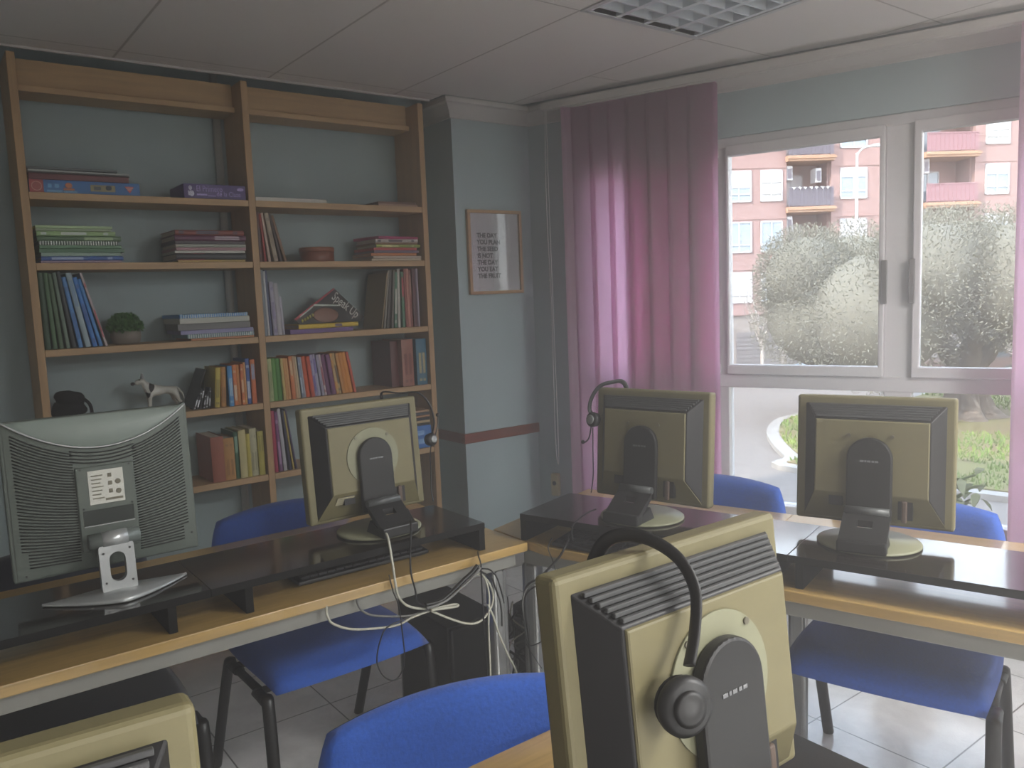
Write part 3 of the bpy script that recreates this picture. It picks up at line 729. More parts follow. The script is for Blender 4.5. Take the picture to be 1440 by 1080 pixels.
V = [(.0, 0, .092), (.045, 0, .092), (-.042, 0, .094), (-.058, 0, .118), (-.068, 0, .140), (-.084, 0, .137), (-.101, 0, .130),
     (-.048, -.018, .075), (-.050, -.020, .038), (-.053, -.020, .004), (-.046, .018, .075), (-.042, .020, .038), (-.044, .020, .004),
     (.056, -.020, .078), (.066, -.022, .046), (.080, -.022, .030), (.076, -.022, .004), (.056, .020, .078), (.058, .022, .046), (.072, .022, .030), (.068, .022, .004),
     (.072, 0, .096), (.090, 0, .070), (.096, 0, .045), (-.088, -.020, .004), (-.052, .020, .004)]
V = [(x, y, z) for x, y, z in V]
E_ = [(0, 1), (0, 2), (2, 3), (3, 4), (4, 5), (5, 6), (2, 7), (7, 8), (8, 9), (2, 10), (10, 11), (11, 12), (1, 13), (13, 14), (14, 15), (15, 16), (1, 17), (17, 18), (18, 19), (19, 20), (1, 21), (21, 22), (22, 23)]
V = V[:24]
RD = [.019, .019, (.026, .023), .015, .017, .014, .0095, .012, .0078, .0085, .012, .0078, .0085, .015, .009, .0065, .008, .015, .009, .0065, .008, .006, .0045, .003]
skin('body', V, E_, RD, dog_mat(), dog)
b = MB()
for s in (-1, 1): b.hexa([(-.074, s*.008, .150), (-.062, s*.008, .150), (-.062, s*.014, .150), (-.074, s*.014, .150), (-.070, s*.010, .172), (-.067, s*.010, .172), (-.067, s*.012, .172), (-.070, s*.012, .172)])
b.build('ear', mat('black glaze', '1E1C1C', .2), dog)
b = MB(); b.ball((-.108, 0, .130), .009, .010, .008, 10); b.build('nose', mat('black glaze', '1E1C1C', .2), dog)
b = MB()
for s in (-1, 1): b.ball((-.082, s*.0125, .146), .0032, seg=8)
b.build('eye', mat('black glaze', '1E1C1C', .2), dog)
dog.scale = (.95, .95, .93)
# thin black booklets, then the readers
row(1.012, S4, [('thin black booklet', '1A1A1E', .0085, .06+.012*(k % 3)+.008*(k == 1), .055, 'D0D0D4') for k in range(6)], -20, 'in the low fan before the yellow reader', 'thin black booklets', y=3.395, start=7, ref='from the dog figurine')
row(1.015, S4, [('tall black booklet', '131315', .007, .168, .13)], -22, 'leaning behind the low fan of thin booklets', None, y=3.462, start=22)
row(1.074, S4, [('yellow reader', 'C8B450', .020, .165, .15, '8A7A38'), ('brown orange reader', 'B4803C', .022, .166, .15, '8A5A28')], -5, 'beside the low black booklets', 'readers beside the thin black booklets', start=3, ref='of two')
row(1.076, S4, [('blue reader', '3C8CC4', .020, .168, .15, 'B8D0E0'), ('orange red reader', 'D0743C', .018, .172, .15, 'E0C0A0'), ('light orange reader', 'D08848', .013, .170), ('deep orange reader', 'C8682C', .014, .172, .15, 'E0B890'), ('pale orange reader', 'D49858', .010, .178), ('dark blue book', '3A5A9C', .018, .192, .15, 'C8D0E0'), ('blue banded orange book', 'CC6C3C', .020, .188, .15, '88A8C8')],
    0, 'in the orange and blue row', 'readers by the middle upright', ref='from the yellow reader')
C_ = [('pale olive reader', 'A8B07C', .020, .185, .14, '808A58'), ('leaf green reader', '5C9440', .016, .184), ('dark green reader', '4A8236', .020, .182), ('yellow cream reader', 'C8B470', .010, .182), ('orange cream reader', 'CC9458', .011, .182), ('pale orange reader', 'D4A068', .011, .180), ('orange topped reader', 'D07840', .015, .188, .14, 'D8B890'), ('light tan reader', 'C8A078', .011, .188), ('cream reader', 'CCB898', .010, .185), ('blue grey reader', '7888A0', .009, .182, .14, 'C0C8D0'), ('pale grey reader', 'A0A4AC', .009, .181),
      ('orange red reader', 'D0582C', .018, .182), ('red orange reader', 'C8502C', .016, .181), ('lilac topped reader', 'A8A0C0', .013, .188, .14, '6A5AA0'), ('lilac white reader', 'B4B0C4', .013, .188, .14, '6A5AA0'), ('grey lilac reader', '9894A8', .011, .186), ('white red reader', 'C4B4B4', .011, .186, .14, '983848')]
C2_ = [('dark purple reader', '6A3460', .019, .184), ('purple reader', '74406A', .019, .184, .14, '8A5A80'), ('yellow orange reader', 'D0984C', .012, .188, .14, 'C8B080'), ('striped cream reader', 'C8AC78', .011, .187, .14, '504030'), ('tan orange reader', 'CC9450', .012, .187), ('orange reader', 'D08838', .018, .188), ('bright orange reader', 'D8903C', .018, .189), ('coral red reader', 'C8583C', .011, .189)]
xs_, th_, tp_, hp_ = row(1.2445, S4, C_+C2_, 9.5, 'in the long row', 'graded readers in the long leaning row', k=1.06, ref='from the middle upright')
row(1.862, S4, [('large dark red volume', '5E2A26', .040, .218, .19)], 0, 'showing its side left of the tan red volume', None, y=3.425)
row(1.905, S4, [('tall tan red volume with faded lettering', 'A06A58', .062, .224, .19, '7A4238')], 0, 'near the end of the fourth shelf', None)
row(1.985, S4, [('tall teal blue volume with gold lettering', '346C84', .056, .222, .19, 'B8A878')], 0, 'against the right upright, fourth shelf', None)

# ---- fifth shelf down
row(.985, S5, [('thick brick red album', '9A5844', .052, .190, .2), ('tan orange book', 'BC8C50', .044, .178, .16, '9A6A38'), ('dark green book', '2E5A3C', .018, .20, .16, '88A890'), ('pale cream book', 'C8BC88', .030, .205, .16), ('yellow reader', 'C0B04C', .018, .185, .16), ('white cream book', 'C4BE9C', .030, .205, .16, '9A9470'), ('mustard yellow book', 'B4A850', .026, .190, .16, '8A7E38')],
    0, 'on the fifth shelf', 'books beyond the silver monitor', ref='beyond the silver monitor')
row(1.2445, S5, [('magenta red workbook', 'A8284C', .020, .27), ('purple workbook', '6A3A68', .018, .265, .15, 'B090B0'), ('white workbook', 'C0BCC0', .018, .275), ('dark blue black workbook', '34344C', .012, .268), ('yellow workbook', 'B8A050', .008, .262), ('dark violet workbook', '3E3054', .010, .27)],
    7, 'on the fifth shelf', 'workbooks leaning behind the beige monitor', k=.85, ref='from the middle upright')
zz = stack(1.915, S5, [('large blue book', '3C78C0', .110, .13, .2, 0, 0, False, '88B0E0')], 'at the right end of the fifth shelf', None)
stack(1.915, zz, [('black and yellow booklet', '3A3430', .012, .128, .2, 0, 0, True), ('cream booklet', 'C0A880', .012, .128, .2, 0, 1, True), ('black booklet', '26262A', .014, .128, .2, 0, -1, True), ('brown orange booklet', 'A87850', .010, .128, .2, 0, 1, True), ('dark grey booklet', '44444A', .014, .128, .2, 0, 0, True), ('tan booklet', 'B09070', .010, .126, .2, 0, 0, True)], 'on the large blue book behind the headset', 'booklets on the large blue book')
# ================================================================== DESKS
ROW = R(107)                                     # direction of the window desks
uR = Vector((math.cos(ROW), math.sin(ROW), 0)); nR = Vector((uR.y, -uR.x, 0))
def rw(u, n, z=0): return uR*u + nR*n + Vector((0, 0, z))
RZ = ROW - PI                                     # local x = -u, local y = +n (away from us)
DT = .74
def desk(label, origin, rz, poly, x0, x1, dep, legs):
    d = thing('desk', label, 'desk', origin, rz)
    b = MB(); b.plate(poly, DT-.026, DT, bevel=.0025); b.build('desktop', beech, d)
    b = MB()
    b.box(x0+.03, x1-.03, .022, .046, DT-.068, DT-.0265, bevel=.002); b.box(x0+.03, x1-.03, dep-.05, dep-.026, DT-.068, DT-.0265, bevel=.002)
    for x in legs: b.box(x-.018, x+.018, .046, dep-.05, DT-.060, DT-.0265, bevel=.002)
    b.build('frame', grey_steel, d)
    for x in legs:
        for y in (.042, dep-.05):
            b = MB(); b.box(x-.026, x+.026, y-.022, y+.022, .012, DT-.0685, bevel=.010, seg=3)
            for k in (-.012, .012): b.box(x+k-.003, x+k+.003, y-.0235, y+.0235, .04, DT-.07)
            o = b.build('leg', alu, d)
            b = MB(); b.cyl((x, y, 0.0005), (x, y, .012), .02, .017, 14); b.build('foot', blackp, o)
    return d
Lx0, Lx1, Ly0, Ly1 = -.42, 1.388, 1.795, 2.425
desk('long beech desk in front of the bookcase carrying the silver monitor', (0, Ly0, 0), 0, [(Lx0, 0), (Lx1, 0), (Lx1, .63), (Lx0, .63)], Lx0, Lx1, .63, (-.35, 1.30))
# window desks: local x = right along the row, local y towards the window
RO = rw(0, 1.838)
def cut_poly():   # left end, corner clipped where the other desk begins (world X = 1.392)
    pts = []
    c = [(-1.48, 0), (-1.48, .645), (-.60, .645), (-.60, 0)]
    return c
import mathutils
inv = (Matrix.Translation(RO) @ Matrix.Rotation(RZ, 4, 'Z')).inverted()
def cutpt(n):     # u where X = 1.394 at given n
    u = (1.394 - nR.x*n)/uR.x
    return u
u0 = cutpt(1.838); 
nA = 1.838
u_back = 1.48
nC = (1.394 - uR.x*u_back)/nR.x
poly = [(-u0, 0), (-.746, 0), (-.746, .645), (-u_back, .645), (-u_back, nC-1.838)]
desk('beech desk by the pillar with a clipped corner, under the left window monitor', RO, RZ, poly, -1.362, -.746, .645, (-1.318,))
desk('beech desk by the window shining with daylight, under the right window monitor', RO, RZ, [(-.744, 0), (.95, 0), (.95, .645), (-.744, .645)], -.745, .95, .645, (-.715, .87))
NY0 = .345
desk('near beech desk at the bottom of the view carrying the monitor with headphones', (0, NY0, 0), 0, [(-1.0, 0), (1.07, 0), (1.07, .635), (-1.0, .635)], -1.0, 1.07, .635, (-.9, 1.0))

# ---- black wooden risers
RT = .819
def riser(label, M, x0, x1, supports, grp):
    d = thing('monitor_riser', label, 'monitor riser', group=grp); d.matrix_world = M
    b = MB(); b.box(x0+.0005, x1-.0005, 0, .275, RT-DT-.0185, RT-DT, bevel=.0012)
    for f in b.bm.faces:
        f.normal_update(); f.material_index = 0 if f.normal.z > .5 else 1
    b.build('top_board', [blackwood, black_edge], d)
    for x in supports:
        b = MB(); b.box(x-.009, x+.009, .002, .273, .0006, RT-DT-.0187); b.build('support', black_edge, d)
    return d
ML = Matrix.Translation((0, 1.823, DT)); MR = Matrix.Translation(rw(0, 1.860, DT)) @ Matrix.Rotation(RZ, 4, 'Z'); MN = Matrix.Translation((0, .365, DT))
riser('black wooden riser board under the silver monitor on the left desk', ML, -.27, .505, (-.2, .42), 'risers')
riser('black wooden riser board under the middle beige monitor on the left desk', ML, .505, 1.26, (.59, 1.25), 'risers')
r1 = riser('black wooden riser board beside the pillar under the left window monitor', MR, -1.342, -.571, (-1.332, -.62), 'risers')
r2 = riser('black wooden riser board reflecting the window under the right window monitor', MR, -.571, .22, (-.545, .21), 'risers')
riser('black wooden riser board on the near desk, ribbed grain, under the headphone monitor', MN, .19, .955, (.2, .94), 'risers')
riser('black wooden riser board under the beige monitor cut off at bottom left', MN, -.60, .19, (-.59, .18), 'risers')
# ---- keyboards pushed under the risers
def keyboard(label, M, w=.44, d=.15):
    k = thing('keyboard', label, 'keyboard'); k.matrix_world = M
    b = MB(); b.hexa([(-w/2, 0, .004), (w/2, 0, .004), (w/2, d, .004), (-w/2, d, .004), (-w/2, 0, .014), (w/2, 0, .014), (w/2, d, .026), (-w/2, d, .026)], bevel=.003); b.build('case', blackp, k)
    b = MB(); n = 15
    for r_ in range(5):
        for c in range(n):
            x = -w/2+.012+c*(w-.024)/n; y = .012+r_*.026; z = .0145+.012*y/d
            b.box(x+.001, x+(w-.024)/n-.002, y, y+.022, z, z+.006)
    ks = b.build('keys', mat('black keycaps', '26262A', .5), k)
    b = MB()
    for c in range(n):
        x = -w/2+.012+c*(w-.024)/n
        if c % 4 != 3: b.box(x+.007, x+.015, .128, .133, .0304, .0312)
    b.build('legends', label_white, ks)
    b = MB()
    for x in (-w/2+.03, w/2-.03):
        b.box(x-.012, x+.012, .01, .03, .0, .005); b.box(x-.012, x+.012, d-.03, d-.01, 0, .005)
    b.build('feet', blackp, k)
    return k
keyboard('black keyboard pushed under the riser below the left window monitor', Matrix.Translation(rw(1.005, 1.845, DT+.0006)) @ Matrix.Rotation(RZ, 4, 'Z'))
keyboard('black keyboard pushed under the left desk riser below the beige monitor', Matrix.Translation((.93, 1.90, DT+.0006)), w=.38)

# ================================================================== MONITORS
def face_back(x, y, z, roty=0): return face_xz(x, y, z, roty)
def cable_logo(parent, M): pass
def beige_monitor(name_label, base, rz, tilt=-4.5, disc=True, variant=0, arm_word=True):
    m = thing('monitor', name_label, 'monitor', base, rz)
    hz, hy = .086, -.030
    T = Matrix.Translation((0, hy, hz)) @ Matrix.Rotation(R(tilt), 4, 'X')     # hinge frame
    P = T @ Matrix.Translation((0, .078, -.044))                          # panel frame: y=0 bezel back plane
    W, H = .180, .315
    b = MB(); b.box(-W, W, 0, .034, 0, H, P, bevel=.007, seg=3); bz = b.build('bezel', beige, m)
    b = MB(); b.box(-.165, .165, .0338, .0352, .022, .294, P); b.build('screen', screen_m, bz)
    # dark vented surround: tapered
    o = (-.153, .153, .045, .292); i = (-.121, .121, .060, .258); yd = -.040
    b = MB()
    b.hexa([P @ Vector(q) for q in ((-.160, .001, .012), (.160, .001, .012), (.160, .001, .296), (-.160, .001, .296), (-.130, yd, .075), (.130, yd, .075), (.130, yd, .260), (-.130, yd, .260))], bevel=.002)
    v = b.build('vent_surround', charcoal, m)
    b = MB()
    for k in range(6):
        f = .14+k*.145
        z = .296+(.260-.296)*f; y = .001+(yd-.001)*f; hw = .157+(.127-.157)*f
        b.box(-hw+.004, hw-.004, y-.0055, y+.001, z-.0008, z+.0042, P, bevel=.0008, seg=1)
    b.build('vent_ribs', charcoal_rib, v)
    # central back cover with splayed foot
    yb = -.044
    b = MB(); t = bmesh.new()
    pf = [(-.127, yb, .258), (.127, yb, .258), (.127, yb, .078), (-.127, yb, .078), (.160, -.002, .010), (-.160, -.002, .010), (-.125, 0, .260), (.125, 0, .260), (.160, 0.0005, .008), (-.160, 0.0005, .008), (-.127, .0005, .078), (.127, .0005, .078)]
    vv = [t.verts.new(P @ Vector(q)) for q in pf]
    for f in ((0, 1, 2, 3), (3, 2, 4, 5), (0, 6, 7, 1), (0, 3, 10, 6), (1, 7, 11, 2), (3, 5, 9, 10), (2, 11, 8, 4), (5, 4, 8, 9)): t.faces.new([vv[q] for q in f])
    bmesh.ops.recalc_face_normals(t, faces=t.faces[:])
    bmesh.ops.bevel(t, geom=[e for e in t.edges if e.calc_length() > .1 and not e.is_boundary], offset=.003, segments=2, profile=.5, affect='EDGES')
    b.merge(t); bk = b.build('back_cover', beige, m)
    if disc:
        b = MB(); b.cyl(P @ Vector((0, yb-.003, .166)), P @ Vector((0, yb+.001, .166)), .079, seg=48); dd = b.build('mount_disc', beige_pale, m)
    for x in (-.048, .048):
        b = MB(); b.cyl(P @ Vector((x, yb-.0052, .222)), P @ Vector((x, yb-.001, .222)), .0042, seg=12); b.build('screw', mat('dull screw head', '7A7668', .35, .6), m)
    b = MB(); b.box(.062, .094, yb+.006, yb+.02, .024, .086, P); b.build('cable_recess', charcoal, m)
    b = MB(); b.box(-.094, -.062, yb+.006, yb+.02, .046, .084, P); b.build('cable_recess', charcoal, m)
    b = MB(); b.box(.070, .082, yb-.002, yb+.010, .018, .070, P, bevel=.003); b.build('plug', mat('brown grey plug', '5A4A40', .5), m)
    if variant == 2:
        b = MB(); q = [P @ Vector(c) for c in ((-.118, -.0275, .048), (-.068, -.0275, .048), (-.064, -.040, .068), (-.114, -.040, .068))]
        t = Vector((0, -.0012, 0)); b.hexa([c for c in q]+[c+t for c in q]); lb = b.build('rating_label', mat('pale rating label', 'BDB598', .6), m)
        b = MB()
        for k in range(4):
            f0 = .15+k*.21; f1 = f0+.07
            A = q[0].lerp(q[3], f0); B = q[1].lerp(q[2], f0); C2 = q[1].lerp(q[2], f1); D = q[0].lerp(q[3], f1)
            A, B, C2, D = A.lerp(B, .12), A.lerp(B, .8), D.lerp(C2, .8), D.lerp(C2, .12)
            e2 = Vector((0, -.0016, 0)); b.hexa([A+t*.5, B+t*.5, C2+t*.5, D+t*.5, A+e2, B+e2, C2+e2, D+e2])
        b.build('label_lines', mat('grey print', '7A7666', .7), lb)
    # stand: upright arm with round head
    b = MB(); rr = .051; poly = [(-rr, .018), (rr, .018)] + [(rr*math.cos(a*PI/18), .168+rr*math.sin(a*PI/18)) for a in range(0, 19)]
    b.prism(poly, yb-.020, yb-.0035, P, bevel=.004); a_ = b.build('stand_arm', stand_black, m)
    if arm_word:
        b = MB()
        for x, w in ((-.020, .008), (-.010, .004), (-.004, .007), (.006, .005), (.013, .007)): b.box(x, x+w, yb-.0208, yb-.0195, .160, .1645, P)
        b.build('maker_mark', mat('grey stamped mark', '77787A', .5), a_)
    b = MB(); b.cyl((-.049, hy, hz), (.049, hy, hz), .0105, seg=20); b.build('hinge', mat('grey hinge plastic', '4A4C4C', .4), m)
    # lower arm with slot
    b = MB(); y0, z0, y1, z1, th = hy-.006, hz-.004, -.108, .034, .016
    def L_(x0, x1, f0, f1):
        def p(x, f, dz): return (x, y0+(y1-y0)*f, z0+(z1-z0)*f+dz)
        b.hexa([p(x0, f0, -th), p(x1, f0, -th), p(x1, f1, -th), p(x0, f1, -th), p(x0, f0, 0), p(x1, f0, 0), p(x1, f1, 0), p(x0, f1, 0)])
    L_(-.052, .052, 0, .25); L_(-.052, -.017, .25, .5); L_(.017, .052, .25, .5); L_(-.052, .052, .5, 1.0)
    b.build('lower_arm', stand_black, m)
    b = MB(); b.box(-.054, .054, -.120, -.092, .0085, .036, bevel=.004); b.box(-.040, .040, -.088, -.02, .0085, .02, bevel=.004)
    b.hexa([(-.050, -.09, .0088), (.050, -.09, .0088), (.050, -.02, .0088), (-.050, -.02, .0088), (-.046, -.09, .022), (.046, -.09, .022), (.046, -.035, .042), (-.046, -.035, .042)])
    b.build('foot_block', stand_black, m)
    b = MB(); b.lathe([(.0, .0006), (.112, .0006), (.118, .003), (.118, .006), (.115, .0085), (.0, .0088)], 48, Matrix.Translation((0, 0, 0)), 1.0, .92); b.build('base_disc', beige_pale, m)
    return m, P
mon2, P2 = beige_monitor('beige monitor seen from behind on the left desk, headset on its right corner', (1.010, 1.975, RT), R(1.5), variant=2)
mon3, P3 = beige_monitor('beige monitor by the pillar end of the window desks, headset on its left corner', rw(1.015, 1.992, RT), RZ-R(3.0), disc=False)
mon4, P4 = beige_monitor('beige monitor standing dark before the window and green lawn', (1.822, 1.008, RT), RZ+R(4), disc=False)
monF, PF = beige_monitor('nearest large beige monitor with black headphones hung over it', (.674, .524, RT), R(-1), tilt=-6.0)
monC, PC = beige_monitor('beige monitor cut off at the bottom left corner of the view', (-.040, .528, RT), R(-4.5), tilt=-5)

# ---- silver monitor with curved crest
m1 = thing('monitor', 'wide silver grey monitor with curved ribbed back and rating label, far left', 'monitor', (.342, 1.952, RT), R(-1))
hz = .092
T1 = Matrix.Translation((0, .0, hz)) @ Matrix.Rotation(R(-2.5), 4, 'X') @ Matrix.Translation((0, .062, -.040))
W, H = .194, .352
b = MB(); b.box(-W, W, .0, .034, 0, H, T1, bevel=.004); bz = b.build('bezel', silver_body, m1)
b = MB(); b.box(-.188, .188, .0335, .0352, .03, .335, T1); b.build('screen', screen_m, bz)
def arc_z(x): return H-.004-.072*(1-(x/.186)**2)       # lower rim of the crest
n = 24
b = MB(); t = bmesh.new(); rows = []
for k in range(n+1):
    x = -.190+.380*k/n; za = max(arc_z(x), .03); dz = 1-(x/.19)**2
    rows.append([t.verts.new(T1 @ Vector(q)) for q in ((x, 0, H-.003), (x, -.006-.020*dz, za+.006), (x, -.004-.018*dz, za))])
for a, c in zip(rows, rows[1:]):
    for q in (0, 1):
        f = t.faces.new([a[q], c[q], c[q+1], a[q+1]]); f.smooth = True
bmesh.ops.recalc_face_normals(t, faces=t.faces[:]); b.merge(t); b.build('crest', silver_top, m1)
b = MB(); b.tube([T1 @ Vector((-.19+.38*k/n, -.008-.020*(1-((-.19+.38*k/n)/.19)**2), arc_z(-.19+.38*k/n)+.002)) for k in range(n+1)], .0022, sub=2); b.build('crest_rim', silver, m1)
# bulged back with ribs
b = MB(); t = bmesh.new(); rows = []
def bulge(x, z):
    return -.022*(1-(x/.19)**2)*(min(1, (z)/.10))**.5 - .002
nx, nz = 24, 16
for i in range(nx+1):
    x = -.186+.372*i/nx; top = arc_z(x)-.002
    rows.append([t.verts.new(T1 @ Vector((x, bulge(x, .006+(top-.006)*k/nz), .006+(top-.006)*k/nz))) for k in range(nz+1)])
for a, c in zip(rows, rows[1:]):
    for k in range(nz):
        f = t.faces.new([a[k], c[k], c[k+1], a[k+1]]); f.smooth = True
bmesh.ops.recalc_face_normals(t, faces=t.faces[:]); b.merge(t); bk = b.build('back_shell', silver_body, m1)
b = MB()
for k in range(40):
    f = .05+k*.0235
    for sgn in (-1, 1):
        pts = []
        for j in range(9):
            x = sgn*(.062+(.112-.012*(1 if k < 5 else 0))*j/8); top = arc_z(x)-.006
            zc = .012+.0*0; z = .014+(top-.014)*f
            pts.append(T1 @ Vector((x, bulge(x, z)-.0008, z)))
        b.tube(pts, .0015, seg=5, sub=1)
for k in range(4):
    pts = []
    for j in range(13):
        x = -.066+.132*j/12; z = arc_z(x)-.010-k*.008; pts.append(T1 @ Vector((x, bulge(x, z)-.0008, z)))
    b.tube(pts, .0015, seg=5, sub=1)
b.build('vent_slots', mat('dark vent slot', '181C1A', .6), bk)
b = MB(); b.box(-.060, .060, -.0305, -.010, .045, .236, T1, bevel=.003); cp = b.build('centre_plate', silver_body, m1)
b = MB(); b.box(-.036, .036, -.0318, -.030, .150, .226, T1); lb = b.build('rating_label', label_white, cp)
b = MB(); gp_ = mat('grey print', '7A7666', .7)
for k in range(7): b.box(-.030, -.006-(k % 3)*.003, -.0326, -.0316, .213-k*.0085, .2155-k*.0085, T1)
for k in range(3): b.box(.004, .012, -.0326, -.0316, .208-k*.018, .217-k*.018, T1)
for k in range(2): b.cyl(T1 @ Vector((.024, -.0326, .196-k*.022)), T1 @ Vector((.024, -.0316, .196-k*.022)), .006, seg=14)
b.box(-.004, .032, -.0326, -.0316, .156, .161, T1); b.build('label_print', gp_, lb)
b = MB(); b.box(-.052, .052, -.0316, -.029, .104, .138, T1); b.build('port_recess', mat('dark recess', '2A302C', .6), cp)
b = MB(); b.box(-.052, .052, -.034, -.029, .1015, .1038, T1); b.build('recess_lip', silver, cp)
b = MB()
for x, z in ((-.05, .232), (.05, .232), (-.05, .143), (.05, .143), (.058, .058), (-.17, .012), (.18, .04)):
    yy = -.031 if abs(x) < .06 else bulge(x, z)-.0015
    b.cyl(T1 @ Vector((x, yy-.001, z)), T1 @ Vector((x, yy+.002, z)), .0022, seg=8)
b.build('screw_hole', blackp, cp)
# hinge and silver stand
b = MB(); b.cyl((-.052, .0, hz+.034), (.052, .0, hz+.034), .017, seg=24); b.build('hinge_barrel', mat('grey hinge barrel', '7C8480', .35, .4), m1)
b = MB(); b.cyl((-.026, .0, hz+.034), (.026, .0, hz+.034), .0182, seg=24); b.build('hinge_sleeve', silver, m1)
def rrect(hw, z0, z1, r, n=6):
    out = []
    for cx, cz, a0 in ((hw-r, z1-r, 0), (-hw+r, z1-r, 90), (-hw+r, z0+r, 180), (hw-r, z0+r, 270)):
        for k in range(n+1): out.append((cx+r*math.cos(R(a0+90*k/n)), cz+r*math.sin(R(a0+90*k/n))))
    return out
outer = rrect(.036, .008, .118, .010); inner = rrect(.0165, .032, .098, .0165)
Tn = Matrix.Translation((0, -.014, 0)) @ Matrix.Rotation(R(-6), 4, 'X')
t = bmesh.new()
ring = {}
for key, pl_ in (('o', outer), ('i', inner)):
    for y in (-.011, .011): ring[key, y] = [t.verts.new(Tn @ Vector((x, y, z))) for x, z in pl_]
n = len(outer)
for k in range(n):
    q = (k+1) % n
    t.faces.new([ring['o', -.011][k], ring['o', -.011][q], ring['i', -.011][q], ring['i', -.011][k]])
    t.faces.new([ring['o', .011][q], ring['o', .011][k], ring['i', .011][k], ring['i', .011][q]])
    t.faces.new([ring['o', -.011][q], ring['o', -.011][k], ring['o', .011][k], ring['o', .011][q]])
    f = t.faces.new([ring['i', -.011][k], ring['i', -.011][q], ring['i', .011][q], ring['i', .011][k]])
bmesh.ops.recalc_face_normals(t, faces=t.faces[:])
b = MB(); b.merge(t); nk = b.build('stand_neck', silver, m1)
b = MB()
for x, z in ((-.027, .098), (.027, .102), (-.027, .032), (.027, .030)):
    b.cyl(Tn @ Vector((x, -.0118, z)), Tn @ Vector((x, -.009, z)), .0026, seg=10)
b.build('screw_hole', blackp, nk)
# boomerang base
t = bmesh.new(); rows = []
n = 28
for k in range(n+1):
    x = -.150+.300*k/n; q = abs(x)/.150
    yc0 = -.085*(1-q**1.5)+.012*q; yc1 = .030*(1-q)+.026*q
    zt = .005+.010*(1-q)**1.2
    rows.append([t.verts.new(p) for p in ((x, yc0+.004, .0006), (x, yc0, .004), (x, yc0+.006, zt*.75+.002), (x, (yc0+yc1)/2, zt+.002), (x, yc1-.006, zt*.75+.002), (x, yc1, .0006))])
for a, c in zip(rows, rows[1:]):
    for j in range(6):
        f = t.faces.new([a[j], c[j], c[(j+1) % 6], a[(j+1) % 6]]); f.smooth = j not in (5,)
t.faces.new(rows[0]); t.faces.new(rows[-1][::-1]); bmesh.ops.recalc_face_normals(t, faces=t.faces[:])
b = MB(); b.merge(t); b.build('stand_base', silver, m1)

# ================================================================== HEADSETS
def recenter(h):
    pts = [v.co for c in h.children for v in c.data.vertices]
    c = Vector((sum(p.x for p in pts)/len(pts), sum(p.y for p in pts)/len(pts), min(p.z for p in pts)))
    for ch in h.children_recursive: ch.data.transform(Matrix.Translation(-c))
    h.location = c
def headset(label, band, cups, mic=None, cable=None, bw=.006, mt=None, cup_r=.03, word=None, cat='headset'):
    h = thing('headset', label, cat)
    b = MB(); b.tube(band, bw, seg=8, sub=6, flat=.45); b.build('headband', mt or blackp, h)
    for c, nrm, r_ in cups:
        c = Vector(c); nrm = Vector(nrm).normalized()
        Q = Matrix.Translation(c) @ nrm.to_track_quat('Z', 'Y').to_matrix().to_4x4()
        b = MB(); b.lathe([(0, -.008), (r_*.85, -.008), (r_, -.003), (r_, .004), (r_*.8, .009), (0, .010)], 28, Q); e = b.build('ear_cup', mt or blackp, h)
        b = MB(); b.lathe([(0, .0095), (r_*.55, .0095), (r_*.62, .0115), (r_*.45, .013), (0, .0132)], 24, Q); b.build('cup_cap', mat('grey cup cap', '8A8C8C', .35, .4) if r_ < .029 else blackp, e)
        b = MB(); b.lathe([(0, -.016), (r_*.7, -.016), (r_*.92, -.012), (r_*.9, -.0075), (0, -.0075)], 24, Q); b.build('ear_pad', mat('black ear foam', '161616', .9, bump=.3), e)
        if word and nrm.y < 0:
            text_mesh('cup_lettering', word, .011, mat('grey cup print', '9A9A9C', .5), e, Q @ Matrix.Translation((0, -.004, .0136)), extrude=.0002, align='CENTER')
    if mic:
        b = MB(); b.tube(mic, .0022, seg=6); b.ball(Vector(mic[-1]), .006, seg=10); b.build('microphone', blackp, h)
    if cable:
        b = MB(); b.tube(cable, .0018, seg=6); b.build('cord', cable_black, h)
    recenter(h)
    return h
def loc(M, p): return M @ Vector(p)
A2 = mon2.matrix_world.copy()
bpy.context.view_layer.update()
A2 = mon2.matrix_world @ P2; A3 = mon3.matrix_world @ P3; AF = monF.matrix_world @ PF
headset('black and silver headset hanging off the right corner of the left desk beige monitor',
    [loc(A2, p) for p in ((.13, .075, .26), (.10, .055, .330), (.14, .020, .326), (.185, -.010, .322), (.212, -.022, .285), (.220, -.028, .235), (.208, -.030, .200))],
    [(loc(A2, (.203, -.030, .183)), A2.to_3x3() @ Vector((.2, -1, .1)), .019), (loc(A2, (.135, .062, .245)), A2.to_3x3() @ Vector((0, 1, 0)), .019)],
    mic=[loc(A2, p) for p in ((.218, -.028, .19), (.235, -.02, .22), (.242, -.015, .25))],
    cable=[loc(A2, p) for p in ((.200, -.030, .165), (.196, -.025, .13), (.203, -.010, .08), (.200, -.008, .035), (.196, -.02, .0))])
headset('grey headset hanging off the left corner of the monitor by the pillar',
    [loc(A3, p) for p in ((-.10, .060, .25), (-.115, .045, .327), (-.135, .0, .331), (-.16, -.022, .318), (-.178, -.034, .285), (-.183, -.036, .25), (-.168, -.036, .235))],
    [(loc(A3, (-.168, -.042, .223)), A3.to_3x3() @ Vector((-.15, -1, .1)), .022), (loc(A3, (-.10, .062, .24)), A3.to_3x3() @ Vector((0, 1, 0)), .022)],
    mic=[loc(A3, p) for p in ((-.178, -.034, .20), (-.195, -.02, .165), (-.215, -.01, .150), (-.222, -.01, .150))], bw=.007,
    cable=[loc(A3, p) for p in ((-.165, -.046, .200), (-.164, -.044, .12), (-.163, -.043, .06), (-.158, -.060, .012))])
